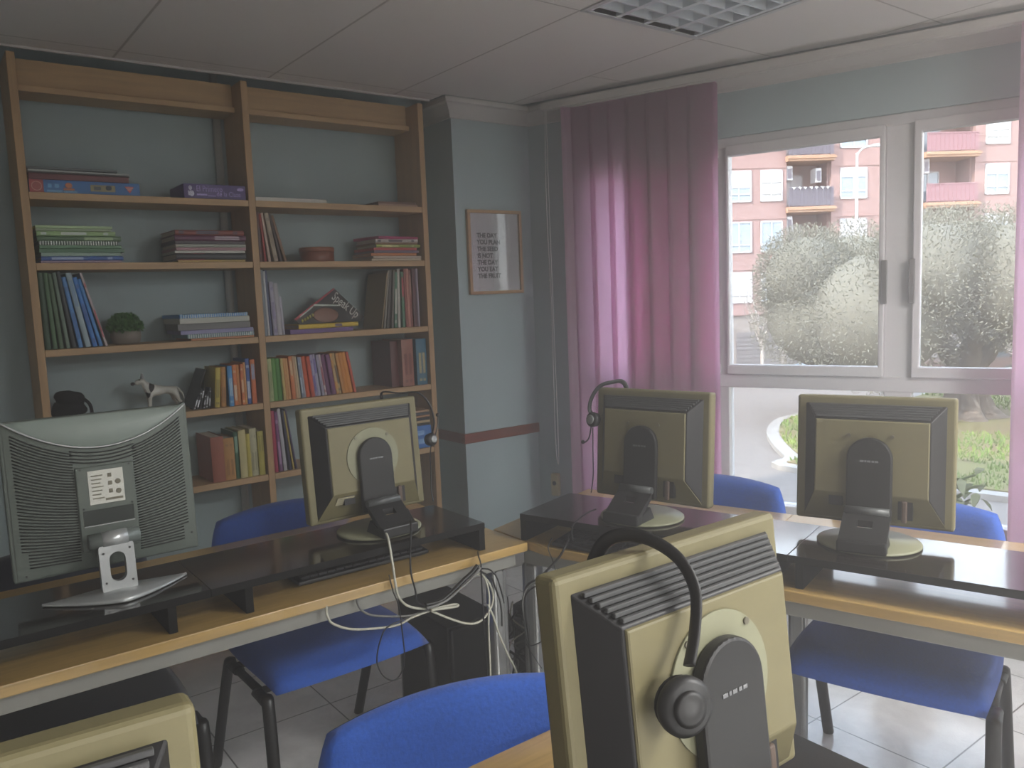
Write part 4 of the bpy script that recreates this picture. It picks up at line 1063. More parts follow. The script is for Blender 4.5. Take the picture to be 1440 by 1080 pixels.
headset('black headphones hung over the top edge of the nearest beige monitor',
    [loc(AF, p) for p in ((-.075, .062, .19), (-.078, .066, .27), (-.068, .046, .322), (-.048, .014, .331), (-.034, -.028, .312), (-.036, -.054, .280), (-.052, -.064, .243), (-.074, -.072, .214))],
    [(loc(AF, (-.088, -.074, .178)), AF.to_3x3() @ Vector((-.28, -1, .05)), .030), (loc(AF, (-.075, .060, .17)), AF.to_3x3() @ Vector((0, 1, 0)), .034)],
    bw=.0085, word=None, cable=[loc(AF, p) for p in ((-.073, .064, .14), (-.07, .075, .08), (-.05, .09, .01), (-.02, .12, -.03), (.03, .13, -.06))], cat='headphones')
# ================================================================== CHAIRS
def pad(w, h, t, c, nu=18, nv=14, curve=0.0, fall=0.0, crown=.012):
    """cushion in the x/v plane; returns bmesh with thickness along the third axis w"""
    t_ = bmesh.new(); F = []; B_ = []
    for i in range(nu+1):
        a = -1+2*i/nu; fr = []; br = []
        for j in range(nv+1):
            v = -1+2*j/nv
            x = w*a*math.sqrt(1-c*v*v); z = h*v*math.sqrt(1-c*a*a)
            e = max(abs(a), abs(v)); th = t*(1-e**8)**.5
            off = curve*a*a - fall*max(0, -v)**3
            cr = crown*(1-a*a)*(1-v*v)
            fr.append(t_.verts.new((x, z, off+th*.55+cr))); br.append(t_.verts.new((x, z, off-th*.45)))
        F.append(fr); B_.append(br)
    for i in range(nu):
        for j in range(nv):
            t_.faces.new([F[i][j], F[i+1][j], F[i+1][j+1], F[i][j+1]]); t_.faces.new([B_[i][j+1], B_[i+1][j+1], B_[i+1][j], B_[i][j]])
    bmesh.ops.remove_doubles(t_, verts=t_.verts[:], dist=1e-5)
    bmesh.ops.recalc_face_normals(t_, faces=t_.faces[:])
    for f in t_.faces: f.smooth = True
    return t_
def make_chair(label, loc_, rz):
    ch_ = thing('office_chair', label, 'chair', loc_, rz, 'blue upholstered chairs')
    b = MB(); t = pad(.248, .225, .058, .10, fall=.018); b.merge(t, Matrix.Translation((0, 0, .452))); b.build('seat', blue_cloth, ch_)
    b = MB(); t = pad(.205, .190, .018, .22, fall=.0, crown=0); b.merge(t, Matrix.Translation((0, .02, .420))); b.build('seat_shell', seat_under, ch_)
    # backrest: local x, height, thickness towards the sitter (-y)
    MBk = Matrix.Translation((0, .262, .655)) @ Matrix.Rotation(R(90-8), 4, 'X')
    b = MB(); t = pad(.240, .165, .040, .24, curve=.030, crown=.004); b.merge(t, MBk); b.build('backrest', blue_cloth, ch_)
    b = MB(); t = pad(.232, .157, .016, .24, curve=.030, crown=0); b.merge(t, MBk @ Matrix.Translation((0, 0, -.024))); b.build('back_shell', seat_under, ch_)
    for s in (-1, 1):
        b = MB(); b.tube([(s*.246, -.10, .405), (s*.248, -.165, .404), (s*.250, -.190, .385), (s*.254, -.215, .003)], .0125, seg=10, sub=4, flat=1.35); b.build('leg', frame_black, ch_)
        b = MB(); b.tube([(s*.238, .06, .405), (s*.240, .115, .404), (s*.244, .140, .388), (s*.250, .315, .003)], .0125, seg=10, sub=4, flat=1.35); b.build('leg', frame_black, ch_)
        b = MB(); b.tube([(s*.238, -.10, .405), (s*.238, .06, .405)], .0115, seg=10, sub=1); b.build('side_rail', frame_black, ch_)
        b = MB(); b.tube([(s*.150, .10, .400), (s*.150, .20, .405), (s*.152, .262, .44), (s*.155, .290, .53), (s*.155, .291, .66)], .010, seg=10, sub=5, flat=1.5); b.build('back_support', frame_black, ch_)
    for y in (-.10, .10):
        b = MB(); b.tube([(-.238, y, .405), (.238, y, .405)], .010, seg=10, sub=1); b.build('cross_bar', frame_black, ch_)
    return ch_
c0 = make_chair('blue chair behind the middle beige monitor, its seat lit under the left desk', (.928, 2.215, 0), R(1))
def put(label, loc_, rz):
    c = clone(c0); c.location = loc_; c.rotation_euler = (0, 0, rz); c['label'] = label; return c
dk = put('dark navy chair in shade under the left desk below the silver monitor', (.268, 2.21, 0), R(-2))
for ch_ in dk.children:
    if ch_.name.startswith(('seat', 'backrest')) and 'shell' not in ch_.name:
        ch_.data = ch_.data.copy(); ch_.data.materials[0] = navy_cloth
put('blue chair nearest the camera, backrest between the desks at bottom centre', (.600, .812, 0), R(-14))
p = rw(.414, 2.270); put('blue chair by the window under the daylit desk, right of view', (p.x, p.y, 0), RZ)
p = rw(1.0185, 2.300); put('blue chair behind the left window monitor, only its backrest corner showing', (p.x, p.y, 0), RZ)

# ================================================================== COMPUTER TOWERS
def tower(label, loc_, rz, w=.19, d=.44, h=.43):
    t = thing('computer_tower', label, 'computer', loc_, rz)
    b = MB(); b.box(-w/2, w/2, -d/2, d/2, .012, h, bevel=.004); c = b.build('case', mat('black computer case', '1E1F20', .45, noise=.05), t)
    b = MB(); b.box(-w/2+.003, w/2-.003, d/2+.0005, d/2+.02, .014, h-.002, bevel=.006); b.build('front_panel', blackp, t)
    b = MB(); b.box(-w/2+.02, w/2-.02, -d/2-.002, -d/2, .03, h-.03); r = b.build('rear_panel', mat('grey metal rear plate', '5A5C5C', .45, .5), t)
    b = MB(); b.cyl((0, -d/2-.0035, h-.16), (0, -d/2-.002, h-.16), .042, seg=24)
    for k in range(6): b.box(-.06, .0, -d/2-.0035, -d/2-.002, .05+k*.02, .058+k*.02)
    b.build('ports', blackp, r)
    b = MB()
    for x in (-w/2+.03, w/2-.03):
        for y in (-d/2+.05, d/2-.05): b.cyl((x, y, .0005), (x, y, .012), .012, seg=10)
    b.build('foot', blackp, t)
    return t
tower('black computer tower standing on the floor under the end of the left desk', (1.337, 2.172, 0), R(178), .19, .32, .455)
p = rw(1.45, 2.30); tower('black computer tower with tangled cables behind it, under the pillar end desk', (p.x, p.y, 0), RZ, .19, .44, .43)

# ================================================================== CABLES
def cable(label, pts, r, m_, group=None, cat='cable'):
    b = MB(); b.tube(pts, r, seg=7, sub=7); o = b.build('cable', m_); 
    c = Vector(pts[0]); o.data.transform(Matrix.Translation(-c)); o.location = c
    return tag(o, label, cat, group)
def pY(L, Y): return [atY(x, y, Y if not isinstance(Y, list) else Y[i]) for i, (x, y) in enumerate(L)]
cable('pale monitor cable falling from the beige monitor stand over the left desk edge', pY([(535, 742), (541, 748), (546, 758), (552, 793), (556, 820), (561, 840), (576, 853), (604, 856), (639, 850), (641, 853), (606, 858)], [1.885, 1.868, 1.830, 1.80, 1.775, 1.775, 1.775, 1.778, 1.775, 1.765, 1.762]), .0034, cable_white)
cable('pale cable looping down from the bundle in front of the black tower', pY([(606, 859), (633, 870), (658, 877), (676, 873), (690, 855), (693, 833), (682, 812), (668, 807)], 1.770), .0032, cable_white)
cable('pale cable swinging left across the blue seat with a hanging plug end', pY([(604, 859), (580, 868), (555, 880), (500, 885), (470, 878), (461, 868), (459, 858), (459, 846)], [1.775, 1.78, 1.785, 1.785, 1.785, 1.79, 1.795, 1.80]), .0032, cable_white)
cable('shorter pale cable hanging above the other one in front of the blue seat', pY([(604, 857), (575, 866), (530, 866), (511, 860), (503, 849), (502, 838)], [1.772, 1.79, 1.795, 1.795, 1.80, 1.80]), .003, cable_grey)
cable('black cord running from the middle beige monitor down past the left desk edge', pY([(573, 716), (577, 725), (578, 735), (578, 752), (577, 785), (578, 806), (584, 830), (587, 846), (600, 852)], [1.93, 1.90, 1.862, 1.812, 1.80, 1.775, 1.772, 1.772, 1.770]), .0026, cable_black)
cable('black cord making a hanging ring in front of the blue chair leg', pY([(547, 808), (553, 832), (560, 850), (565, 883), (569, 928), (562, 950), (551, 957), (537, 948), (530, 928), (536, 897), (546, 881), (575, 868)], [1.785, 1.772, 1.77, 1.77, 1.77, 1.77, 1.77, 1.77, 1.77, 1.77, 1.77, 1.768]), .0018, cable_black)
cable('thick black cable bundle sweeping from the desk corner down to the cable tie', pY([(672, 795), (664, 805), (648, 820), (632, 836), (618, 846), (598, 851)], 1.768), .0062, cable_black)
cable('grey cable beside the thick black bundle at the left desk corner', pY([(676, 798), (662, 815), (645, 830), (630, 843), (612, 852), (600, 855)], 1.758), .0036, cable_grey)
cable('black cord hooked over the corner of the left desk above its metal leg', pY([(672, 776), (673, 782), (676, 792), (677, 812), (679, 850), (682, 900), (686, 960), (690, 1010)], [1.80, 1.775, 1.765, 1.765, 1.765, 1.768, 1.77, 1.77]), .0022, cable_black)
cable('black cord arching right from the bundle towards the second tower', pY([(672, 800), (688, 801), (698, 811), (704, 828), (709, 848)], [1.768, 1.768, 1.768, 1.768, 1.775]), .0022, cable_black)
cable('black cord dropping steeply from the bundle beside the metal desk leg', pY([(672, 802), (690, 812), (697, 828), (704, 850), (706, 880)], [1.760, 1.760, 1.760, 1.760, 1.765]), .0024, cable_black)
cable('pale cable running down along the aluminium leg of the left desk', pY([(676, 806), (683, 816), (688, 840), (687, 880), (689, 930), (691, 1000)], 1.766), .0028, cable_white)
cable('grey white cable slanting across the dark gap between the two desk legs', pY([(686, 850), (694, 868), (702, 892), (714, 920), (726, 945), (730, 975), (731, 1020)], [1.765, 1.765, 1.765, 1.785, 1.82, 1.84, 1.85]), .003, cable_white)
def pN(L, n): return [at_plane(x, y, nR, n if not isinstance(n, list) else n[i]) for i, (x, y) in enumerate(L)]
cable('black cord curling from the pillar end riser over the desk edge', pN([(776, 757), (773, 763), (771, 772), (778, 791), (783, 815), (776, 832)], [1.855, 1.835, 1.822, 1.82, 1.82, 1.82]), .0018, cable_black)
cable('thick black cord running left from the keyboard below the pillar end riser', pN([(800, 752), (798, 763), (793, 772), (784, 786), (760, 811), (741, 824), (738, 850), (744, 900), (750, 970)], [1.87, 1.845, 1.822, 1.815, 1.815, 1.812, 1.81, 1.808, 1.808]), .0034, cable_black)
cable('black cord from the monitor stand by the pillar draped over the riser edge', pN([(838, 716), (828, 720), (816, 728), (806, 738), (804, 748), (806, 760)], [1.915, 1.885, 1.868, 1.852, 1.848, 1.850]), .0024, cable_black)
cable('long black cord sagging right to left under the pillar end desk edge', pN([(843, 764), (841, 773), (833, 788), (812, 804), (773, 817), (746, 829), (736, 845)], [1.84, 1.822, 1.818, 1.815, 1.812, 1.81, 1.81]), .0024, cable_black)
cable('grey cable looped round the leg of the pillar end desk', pN([(788, 812), (765, 818), (748, 822), (738, 832), (735, 850), (737, 870)], [1.815, 1.812, 1.808, 1.806, 1.806, 1.81]), .0026, cable_grey)
cable('thin black cord crossing the bright desk leg low down', pN([(737, 870), (741, 900), (746, 908), (760, 903), (768, 896)], [1.83, 1.812, 1.806, 1.806, 1.83]), .0016, cable_black)
cable('thin black cord slanting down over the bright desk leg', pN([(740, 905), (747, 917), (755, 930), (762, 940)], [1.815, 1.806, 1.806, 1.812]), .0016, cable_black)
rnd = random.Random(5)
kinds = [('black', cable_black, .0032), ('grey', cable_grey, .003), ('dark', cable_black, .004), ('pale', cable_white, .0026)]
spots = ['upper left', 'middle', 'lower left', 'upper right', 'lower right', 'lowest']
for k in range(6):
    kn, km, kr = kinds[k % 4]
    x0 = 703+k*6; y0 = 845+(k % 3)*14
    L = [(x0, y0)]
    for j in range(6): L.append((x0+rnd.uniform(-10, 26), y0+14+j*15+rnd.uniform(-9, 9)))
    L.append((x0+10, 990))
    cable('%s tangled cable, %s in the knot between the two desk legs' % (kn, spots[k]), pN(L, [1.93-.012*((j+k) % 3) for j in range(len(L))]), kr, km, 'tangled cables between the desk legs')
adp = thing('power_adapter', 'small black power adapter hanging among the tangled cables between desk legs', 'adapter', pN([(718, 880)], 1.99)[0], RZ)
b = MB(); b.box(-.035, .035, -.015, .015, -.03, .03, bevel=.006); b.build('adapter_body', blackp, adp); b = MB(); b.tube([(0, -.016, .03), (.01, -.02, .06), (.0, -.01, .10)], .002, seg=6); b.build('lead', cable_black, adp)

# ================================================================== PLANT BY THE WINDOW
pl = thing('potted_plant', 'leafy potted plant whose tip shows beside the right blind', 'potted plant', tuple(rw(.545, 3.18)), 0)
pp = rw(.545, 3.18)
b = MB(); b.lathe([(.075, 0.0005), (.11, .20), (.115, .20), (.115, .22), (.10, .22), (.09, .19), (0, .19)], 28); b.build('pot', mat('brown clay pot', '7A4A34', .7), pl)
tips = [at_plane(x, y, nR, 3.18)-pp for x, y in ((1350, 672), (1372, 668), (1383, 682), (1362, 692), (1378, 700))]
b = MB(); lf = MB()
rnd = random.Random(11)
for i, tp in enumerate(tips):
    pts = [Vector((0, 0, .18)), Vector((tp.x*.2, tp.y*.2, tp.z*.6)), Vector((tp.x*.7, tp.y*.7, tp.z*.93)), tp]
    b.tube(pts, .004, seg=6, sub=6)
    for k in range(7):
        f = .70+.30*k/6
        p0 = pts[1].lerp(pts[3], max(0, (f-.5)*2))
        d = Vector((rnd.uniform(-1, 1), rnd.uniform(-1, 1), rnd.uniform(-.9, .4))).normalized(); sd = d.cross(Vector((0, 0, 1))).normalized()
        Lf = .055+.02*rnd.random(); w_ = .016
        up = Vector((0, 0, .006))
        lf.face([p0, p0+d*Lf*.35+sd*w_+up, p0+d*Lf*.7+sd*w_*.8+up*.5, p0+d*Lf-up*2, p0+d*Lf*.7-sd*w_*.8+up*.5, p0+d*Lf*.35-sd*w_+up])
b.build('stem', mat('green plant stem', '5A6A48', .7), pl)
lf.build('leaves', translucent('grey green plant leaves', 'A2AE98', .35), pl)

# ================================================================== OUTSIDE
G = -3.35
def simple_noise(name, c1, c2, scale, rough=.9, detail=6):
    M = bpy.data.materials.new(name); M.use_nodes = True
    nt = M.node_tree; N = nt.nodes; L = nt.links; bs = N['Principled BSDF']
    tc = N.new('ShaderNodeTexCoord'); nz = N.new('ShaderNodeTexNoise'); nz.inputs['Scale'].default_value = scale; nz.inputs['Detail'].default_value = detail
    L.new(tc.outputs['Object'], nz.inputs['Vector'])
    rp = N.new('ShaderNodeValToRGB'); rp.color_ramp.elements[0].position = .35; rp.color_ramp.elements[1].position = .68
    rp.color_ramp.elements[0].color = rgb(c1)+(1,); rp.color_ramp.elements[1].color = rgb(c2)+(1,)
    L.new(nz.outputs['Fac'], rp.inputs['Fac']); L.new(rp.outputs['Color'], bs.inputs['Base Color']); bs.inputs['Roughness'].default_value = rough
    return M
b = MB(); b.box(-60, 90, -60, 90, G-.3, G); struct('road', b, simple_noise('pale asphalt', '6E6660', '80766F', 3))
# kerbed grass island: outline through points measured on the ground
isl = [atZ(x, y, G) for x, y in ((1130, 668), (1104, 648), (1085, 628), (1078, 612), (1086, 598), (1104, 590), (1127, 585), (1180, 574), (1260, 566))]
far = [(c.x, c.y) for c in isl] + [(44, 16), (46, 0), (36, -12), (24, -10), (19.5, 2)]
c0_ = Vector((sum(p[0] for p in far)/len(far), sum(p[1] for p in far)/len(far)))
far = sorted(far, key=lambda p: math.atan2(p[1]-c0_.y, p[0]-c0_.x))
def smooth_poly(P, n=5):
    out = []
    for i in range(len(P)):
        p0, p1, p2, p3 = [Vector(P[(i+k) % len(P)]) for k in (-1, 0, 1, 2)]
        for k in range(n):
            u = k/n; out.append(.5*((2*p1)+(-p0+p2)*u+(2*p0-5*p1+4*p2-p3)*u*u+(-p0+3*p1-3*p2+p3)*u**3))
    return out
edge = smooth_poly(far)
def inset(P, d): 
    out = []
    for i in range(len(P)):
        t_ = (P[(i+1) % len(P)]-P[i-1]).normalized(); out.append(P[i]+Vector((-t_.y, t_.x))*d)
    return out
b = MB(); b.plate([(p.x, p.y) for p in edge], G, G+.14); struct('kerb', b, simple_noise('pale kerb stone', '8C8680', 'A09A94', 4))
e2 = inset(edge, .38)
b = MB(); b.plate([(p.x, p.y) for p in e2], G+.13, G+.17); b_ = struct('lawn_bed', b, simple_noise('dry soil under grass', '6E5A40', '74703F', .5))
# grass blades
b = MB(); rnd = random.Random(3)
xs = [p.x for p in e2]; ys = [p.y for p in e2]
def inside(x, y, P):
    c = False; j = len(P)-1
    for i in range(len(P)):
        if (P[i].y > y) != (P[j].y > y) and x < (P[j].x-P[i].x)*(y-P[i].y)/(P[j].y-P[i].y)+P[i].x: c = not c
        j = i
    return c
cnt = 0
while cnt < 9000:
    x = rnd.uniform(18, 34); y = rnd.uniform(4, 19)
    if not inside(x, y, e2): continue
    if (x-27.6)**2+(y-12.0)**2 < 7: continue
    if math.sin(x*1.3+y*.7)+math.sin(x*.6-y*1.1) > 1.05: continue
    cnt += 1; a = rnd.random()*6.28; h_ = rnd.uniform(.05, .14); w_ = .035
    b.face([(x-w_*math.cos(a), y-w_*math.sin(a), G+.16), (x+w_*math.cos(a), y+w_*math.sin(a), G+.16), (x+rnd.uniform(-.06, .06), y+rnd.uniform(-.06, .06), G+.17+h_)])
go = b.build('grass', simple_noise('bright lawn grass', '5E7832', '84963F', .8)); tag(go, 'bright green lawn grass growing on the kerbed traffic island', 'grass', kind='stuff')
# olive tree
tr = thing('olive_tree', 'large clipped silvery olive tree with a flared trunk on the grass island', 'tree', (28.25, 12.3, G+.15))
bark = simple_noise('grey brown bark', '5E5044', '84766A', 5)
b = MB()
t = bmesh.new(); rings = []
hs = [0, .12, .35, .8, 1.4, 2.0]; rs = [1.15, .92, .74, .62, .56, .60]
for z_, r_ in zip(hs, rs):
    rings.append([t.verts.new(((r_*(1+(.22 if z_ < .4 else .10)*math.sin(5*a+1)+.06*math.sin(11*a)))*math.cos(a), (r_*(1+(.22 if z_ < .4 else .10)*math.sin(5*a+1)+.06*math.sin(11*a)))*math.sin(a), z_)) for a in [2*PI*k/40 for k in range(40)]])
for a, c in zip(rings, rings[1:]):
    for k in range(40):
        f = t.faces.new([a[k], a[(k+1) % 40], c[(k+1) % 40], c[k]]); f.smooth = True
t.faces.new(rings[-1]); b.merge(t)
for a0 in (0.3, 1.5, 2.6, 3.8, 5.0):
    b.tube([(.25*math.cos(a0), .25*math.sin(a0), 1.7), (.9*math.cos(a0), .9*math.sin(a0), 2.5), (1.9*math.cos(a0), 1.9*math.sin(a0), 3.4), (2.6*math.cos(a0), 2.6*math.sin(a0), 4.3)], [.34, .26, .18, .12], seg=10, sub=5)
b.build('trunk', bark, tr)
dirL = Vector((-.50, .866, 0)).normalized()      # leftwards across the view
lumps = [(dirL*4.3, 3.2, 2.6, 2.3), (dirL*2.6+Vector((-1.2, -.6, 0)), 3.3, 2.7, 2.6), (dirL*.4, 4.4, 3.0, 2.4), (dirL*-2.6, 4.0, 3.0, 2.4), (dirL*-5, 3.9, 2.8, 2.3), (dirL*3.6+Vector((1.6, .8, 0)), 4.2, 2.5, 2.4), (dirL*1.2+Vector((-1.8, -1.0, 0)), 4.6, 2.0, 1.9), (dirL*-1.2+Vector((-1.6, -1.0, .0)), 4.3, 2.2, 2.2), (dirL*5.0+Vector((-.4, -.2, 0)), 4.6, 1.7, 1.8), (dirL*-3.2+Vector((-1.8, -1, 0)), 3.5, 2.1, 2.0)]
b = MB(); rnd = random.Random(21)
for c, z_, r_, rz_ in lumps: b.ball((c.x, c.y, z_+.25), r_*.80, r_*.80, rz_*.78, 14)
core_n = len(b.bm.faces)
for c, z_, r_, rz_ in lumps:
    cc = Vector((c.x, c.y, z_+.25))
    for _ in range(9500):
        n = Vector((rnd.gauss(0, 1), rnd.gauss(0, 1), rnd.gauss(0, 1))).normalized()
        if n.dot(Vector((.85, .45, 0))) > .75: continue
        q = .80+.24*rnd.random()
        p = cc+Vector((n.x*r_*q, n.y*r_*q, n.z*rz_*q))
        if p.z > 6.98: p.z = 6.98-.3*rnd.random()
        d = (n*.7+Vector((rnd.gauss(0, .6), rnd.gauss(0, .6), rnd.gauss(.25, .6)))).normalized(); sd = d.cross(Vector((rnd.gauss(0, 1), rnd.gauss(0, 1), rnd.gauss(0, 1)))).normalized()
        L_f = .11*(.6+.9*rnd.random()); w_ = .021
        b.face([p, p+d*L_f*.5+sd*w_, p+d*L_f, p+d*L_f*.5-sd*w_])
b.build('crown', translucent('silvery olive leaves', '827D70', .15, '88886C'), tr)

# ---- apartment building across the street
az0 = R(147.0); dB = Vector((math.cos(az0), math.sin(az0), 0)); nB = Vector((dB.y, -dB.x, 0))
distB = nB.dot(ray(1150, 400).normalized()*46)
bo = nB*distB
bd = thing('apartment_building', 'red brick apartment block with balconies and roller shutters across the street', 'building', (bo.x, bo.y, G), math.atan2(-dB.y, -dB.x))
def fx(x, y):
    p = at_plane(x, y, nB, distB); return (-dB.dot(p), p.z-G)
brick = bpy.data.materials.new('pinkish red brick'); brick.use_nodes = True
_n = brick.node_tree.nodes; _l = brick.node_tree.links
_tc = _n.new('ShaderNodeTexCoord'); _mp = _n.new('ShaderNodeMapping'); _mp.inputs['Rotation'].default_value = (PI/2, 0, 0)
_bk = _n.new('ShaderNodeTexBrick'); _bk.inputs['Scale'].default_value = 5.0; _bk.inputs['Color1'].default_value = rgb('A07E78')+(1,); _bk.inputs['Color2'].default_value = rgb('987670')+(1,); _bk.inputs['Mortar'].default_value = rgb('A88C84')+(1,); _bk.inputs['Mortar Size'].default_value = .03
_l.new(_tc.outputs['Object'], _mp.inputs['Vector']); _l.new(_mp.outputs['Vector'], _bk.inputs['Vector']); _l.new(_bk.outputs['Color'], _n['Principled BSDF'].inputs['Base Color'])
_n['Principled BSDF'].inputs['Roughness'].default_value = .9
xL0, xL1 = fx(1106, 260)[0], fx(1169, 260)[0]      # left balcony bay
xR0, xR1 = fx(1299, 240)[0], fx(1371, 240)[0]      # right balcony bay
zt = [fx(1069, 239.5)[1]+k*2.6 for k in (-2, -1, 0, 1, 2)]       # window heads per floor
zb0 = zt[0]-2.25
b = MB()
for x0, x1 in ((-30, xL0), (xL1, xR0), (xR1, 34)): b.box(x0, x1, 0, .4, zb0, 17)
b.box(xL0-.1, xL1+.1, 1.5, 1.9, zb0, 17); b.box(xR0-.1, xR1+.1, 1.5, 1.9, zb0, 17)
for x in (xL0, xL1, xR0, xR1): b.box(x-.1, x+.1, .3, 1.6, zb0, 17)
for zz_ in zt: 
    for x0, x1 in ((-30, xL0), (xL1, xR0), (xR1, 34)): b.box(x0, x1, -.03, 0.01, zz_+.10, zz_+.16)
b.build('brick_wall', brick, bd)
b = MB(); b.box(-30, 34, .1, .5, 0, zb0); b.build('ground_floor', simple_noise('pale rendered wall', '8C8078', '988C84', 2), bd)
b = MB(); b.box(-30, 34, .4, 12, 0, 17.4); b.build('building_core', simple_noise('building core render', 'A89088', 'B09890', 1), bd) if False else b.bm.free()
b = MB(); b.box(-30.3, 34.3, -.4, 12, 17, 17.4); b.build('roof', simple_noise('roof slab', 'B0A8A0', 'BCB4AC', 1), bd)
wf = mat('white window frame', 'C8C4C4', .5); shut = mat('white roller shutter', 'C4C0C2', .6); dark_gl = mat('reflecting window glass', '8A98A4', .08, .0, spec=1.0); cur = mat('pale curtain behind glass', 'C8C4C0', .8)
def bwin(x0, x1, z1, hgt, sh_, seed):
    z0 = z1-hgt
    f = MB(); t_ = .07
    for q in ((x0, x1, z0, z0+t_), (x0, x1, z1-t_, z1), (x0, x0+t_, z0, z1), (x1-t_, x1, z0, z1), ((x0+x1)/2-.03, (x0+x1)/2+.03, z0, z1-hgt*sh_), (x0, x1, z0+.38, z0+.43)): f.box(q[0], q[1], -.06, .05, q[2], q[3])
    w_ = f.build('window', wf, bd)
    g = MB(); g.box(x0+.03, x1-.03, -.012, .0, z0+.03, z1-.03); g.build('pane', dark_gl if seed % 3 else cur, w_)
    if sh_ > 0:
        s = MB(); s.box(x0+.04, x1-.04, -.05, -.02, z1-hgt*sh_, z1-.02)
        for k in range(int(hgt*sh_/.12)): s.box(x0+.04, x1-.04, -.055, -.045, z1-.04-k*.12, z1-.02-k*.12)
        s.build('roller_shutter', shut, w_)
xA0, xA1 = fx(1024, 345)[0], fx(1057, 345)[0]; xB0, xB1 = fx(1069, 260)[0], fx(1100, 260)[0]; xC0, xC1 = fx(1181, 255)[0], fx(1219, 255)[0]; xD0, xD1 = fx(1385, 240)[0], fx(1419, 240)[0]
wid = xA1-xA0
shv = {0: (.72, .85, .9, .3), 1: (.0, .0, .75, .3), 2: (.55, .40, .30, .35), 3: (.3, .5, .75, .55), 4: (.4, .4, .4, .4)}
sd_ = 0
for k, z_ in enumerate(zt):
    for i, (x0, x1) in enumerate(((xA0-.1, xA1), (xB0, xB1), (xC0, xC1), (xD0, xD1))):
        bwin(x0, x1, z_, 1.6, shv[k][i], sd_); sd_ += 1
    bwin(xA0-2.9, xA0-1.5, z_, 1.6, .4, sd_)
    # windows within the balcony bays
    for x0, x1 in ((xL0, xL1), (xR0, xR1)):
        f = MB(); w0 = x0+.25; w1_ = w0+1.25
        if x0 == xR0: w0, w1_ = x0+.45, x0+1.75
        for q in ((w0, w1_, z_-1.7, z_-1.62), (w0, w1_, z_-.2, z_-.12), (w0, w0+.07, z_-1.7, z_-.12), (w1_-.07, w1_, z_-1.7, z_-.12), ((w0+w1_)/2-.03, (w0+w1_)/2+.03, z_-1.7, z_-.12)): f.box(q[0], q[1], 1.42, 1.5, q[2], q[3])
        w_ = f.build('window', wf, bd)
        g = MB(); g.box(w0+.03, w1_-.03, 1.46, 1.48, z_-1.68, z_-.14); g.build('pane', shut if x0 == xL0 else dark_gl, w_)
orange = mat('orange balcony slab edge', 'B0886C', .8); rail_m = mat('dark balcony railing', '6A6068', .6); rail_br = mat('rosy balcony parapet', '9A7074', .8)
for k, z_ in enumerate(zt):
    for x0, x1, rm in ((xL0, xL1, rail_m), (xR0, xR1, rail_br)):
        zf = z_-1.95
        s = MB(); s.box(x0-.05, x1+.05, -.35, 1.5, zf-.28, zf); s.box(x0-.1, x1+.1, -.42, -.3, zf-.16, zf-.05); bl = s.build('balcony', orange, bd)
        r_ = MB(); r_.box(x0, x1, -.30, -.27, zf+.06, zf+.92); r_.box(x0, x1, -.33, -.25, zf+.92, zf+.98)
        for q in range(12): r_.box(x0+(x1-x0)*q/12, x0+(x1-x0)*q/12+.04, -.33, -.30, zf, zf+.95)
        r_.build('railing', rm, bl)
        if k in (2, 3) and x0 == xL0:
            l_ = MB()
            for q in range(7):
                xx = x0+.15+q*(x1-x0-.3)/7; l_.prism([(xx, zf+1.0), (xx+.2, zf+1.0), (xx+.10+.05*(q % 2), zf+.85)], -.37, -.355)
            l_.build('laundry', wf, bl)
def acu(x, z): 
    a = MB(); a.box(x, x+.32, -.32+.4, .35+.4, z, z+.75, bevel=.03); o = a.build('air_conditioner', wf, bd)
    a = MB(); a.box(x+.06, x+.26, .06, .085, z+.1, z+.6); a.build('fan_grille', rail_m, o)
for k in (1, 2, 3):
    acu(xL0+.05, zt[k]-.55)
    if k > 1: acu(xL0+1.6, zt[k]-.7)
    acu(xR0+.05, zt[k]-.4)
gd = mat('grey garage shutter', '7A7270', .7)
for x0, x1 in ((xA0-3, xA0-.2), (xA0+.4, xB1-.2), (xL0, xL1+1.5), (xR0-2, xR0+1), (xR1-1, xR1+2)):
    s = MB(); s.box(x0, x1, .04, .12, .02, zb0-.9)
    for k in range(10): s.box(x0, x1, .02, .05, .1+k*.22, .14+k*.22)
    s.build('garage_door', gd, bd)
b = MB(); b.box(-30, 34, -3.2, .1, 0.0, .14); struct('pavement', b, simple_noise('pale pavement', '9A948E', 'A8A29C', 2), label=None); pv = bpy.data.objects['pavement']; pv.matrix_world = Matrix.Translation((bo.x, bo.y, G)) @ Matrix.Rotation(math.atan2(-dB.y, -dB.x), 4, 'Z')
MBd = Matrix.Translation((bo.x, bo.y, G)) @ Matrix.Rotation(math.atan2(-dB.y, -dB.x), 4, 'Z')
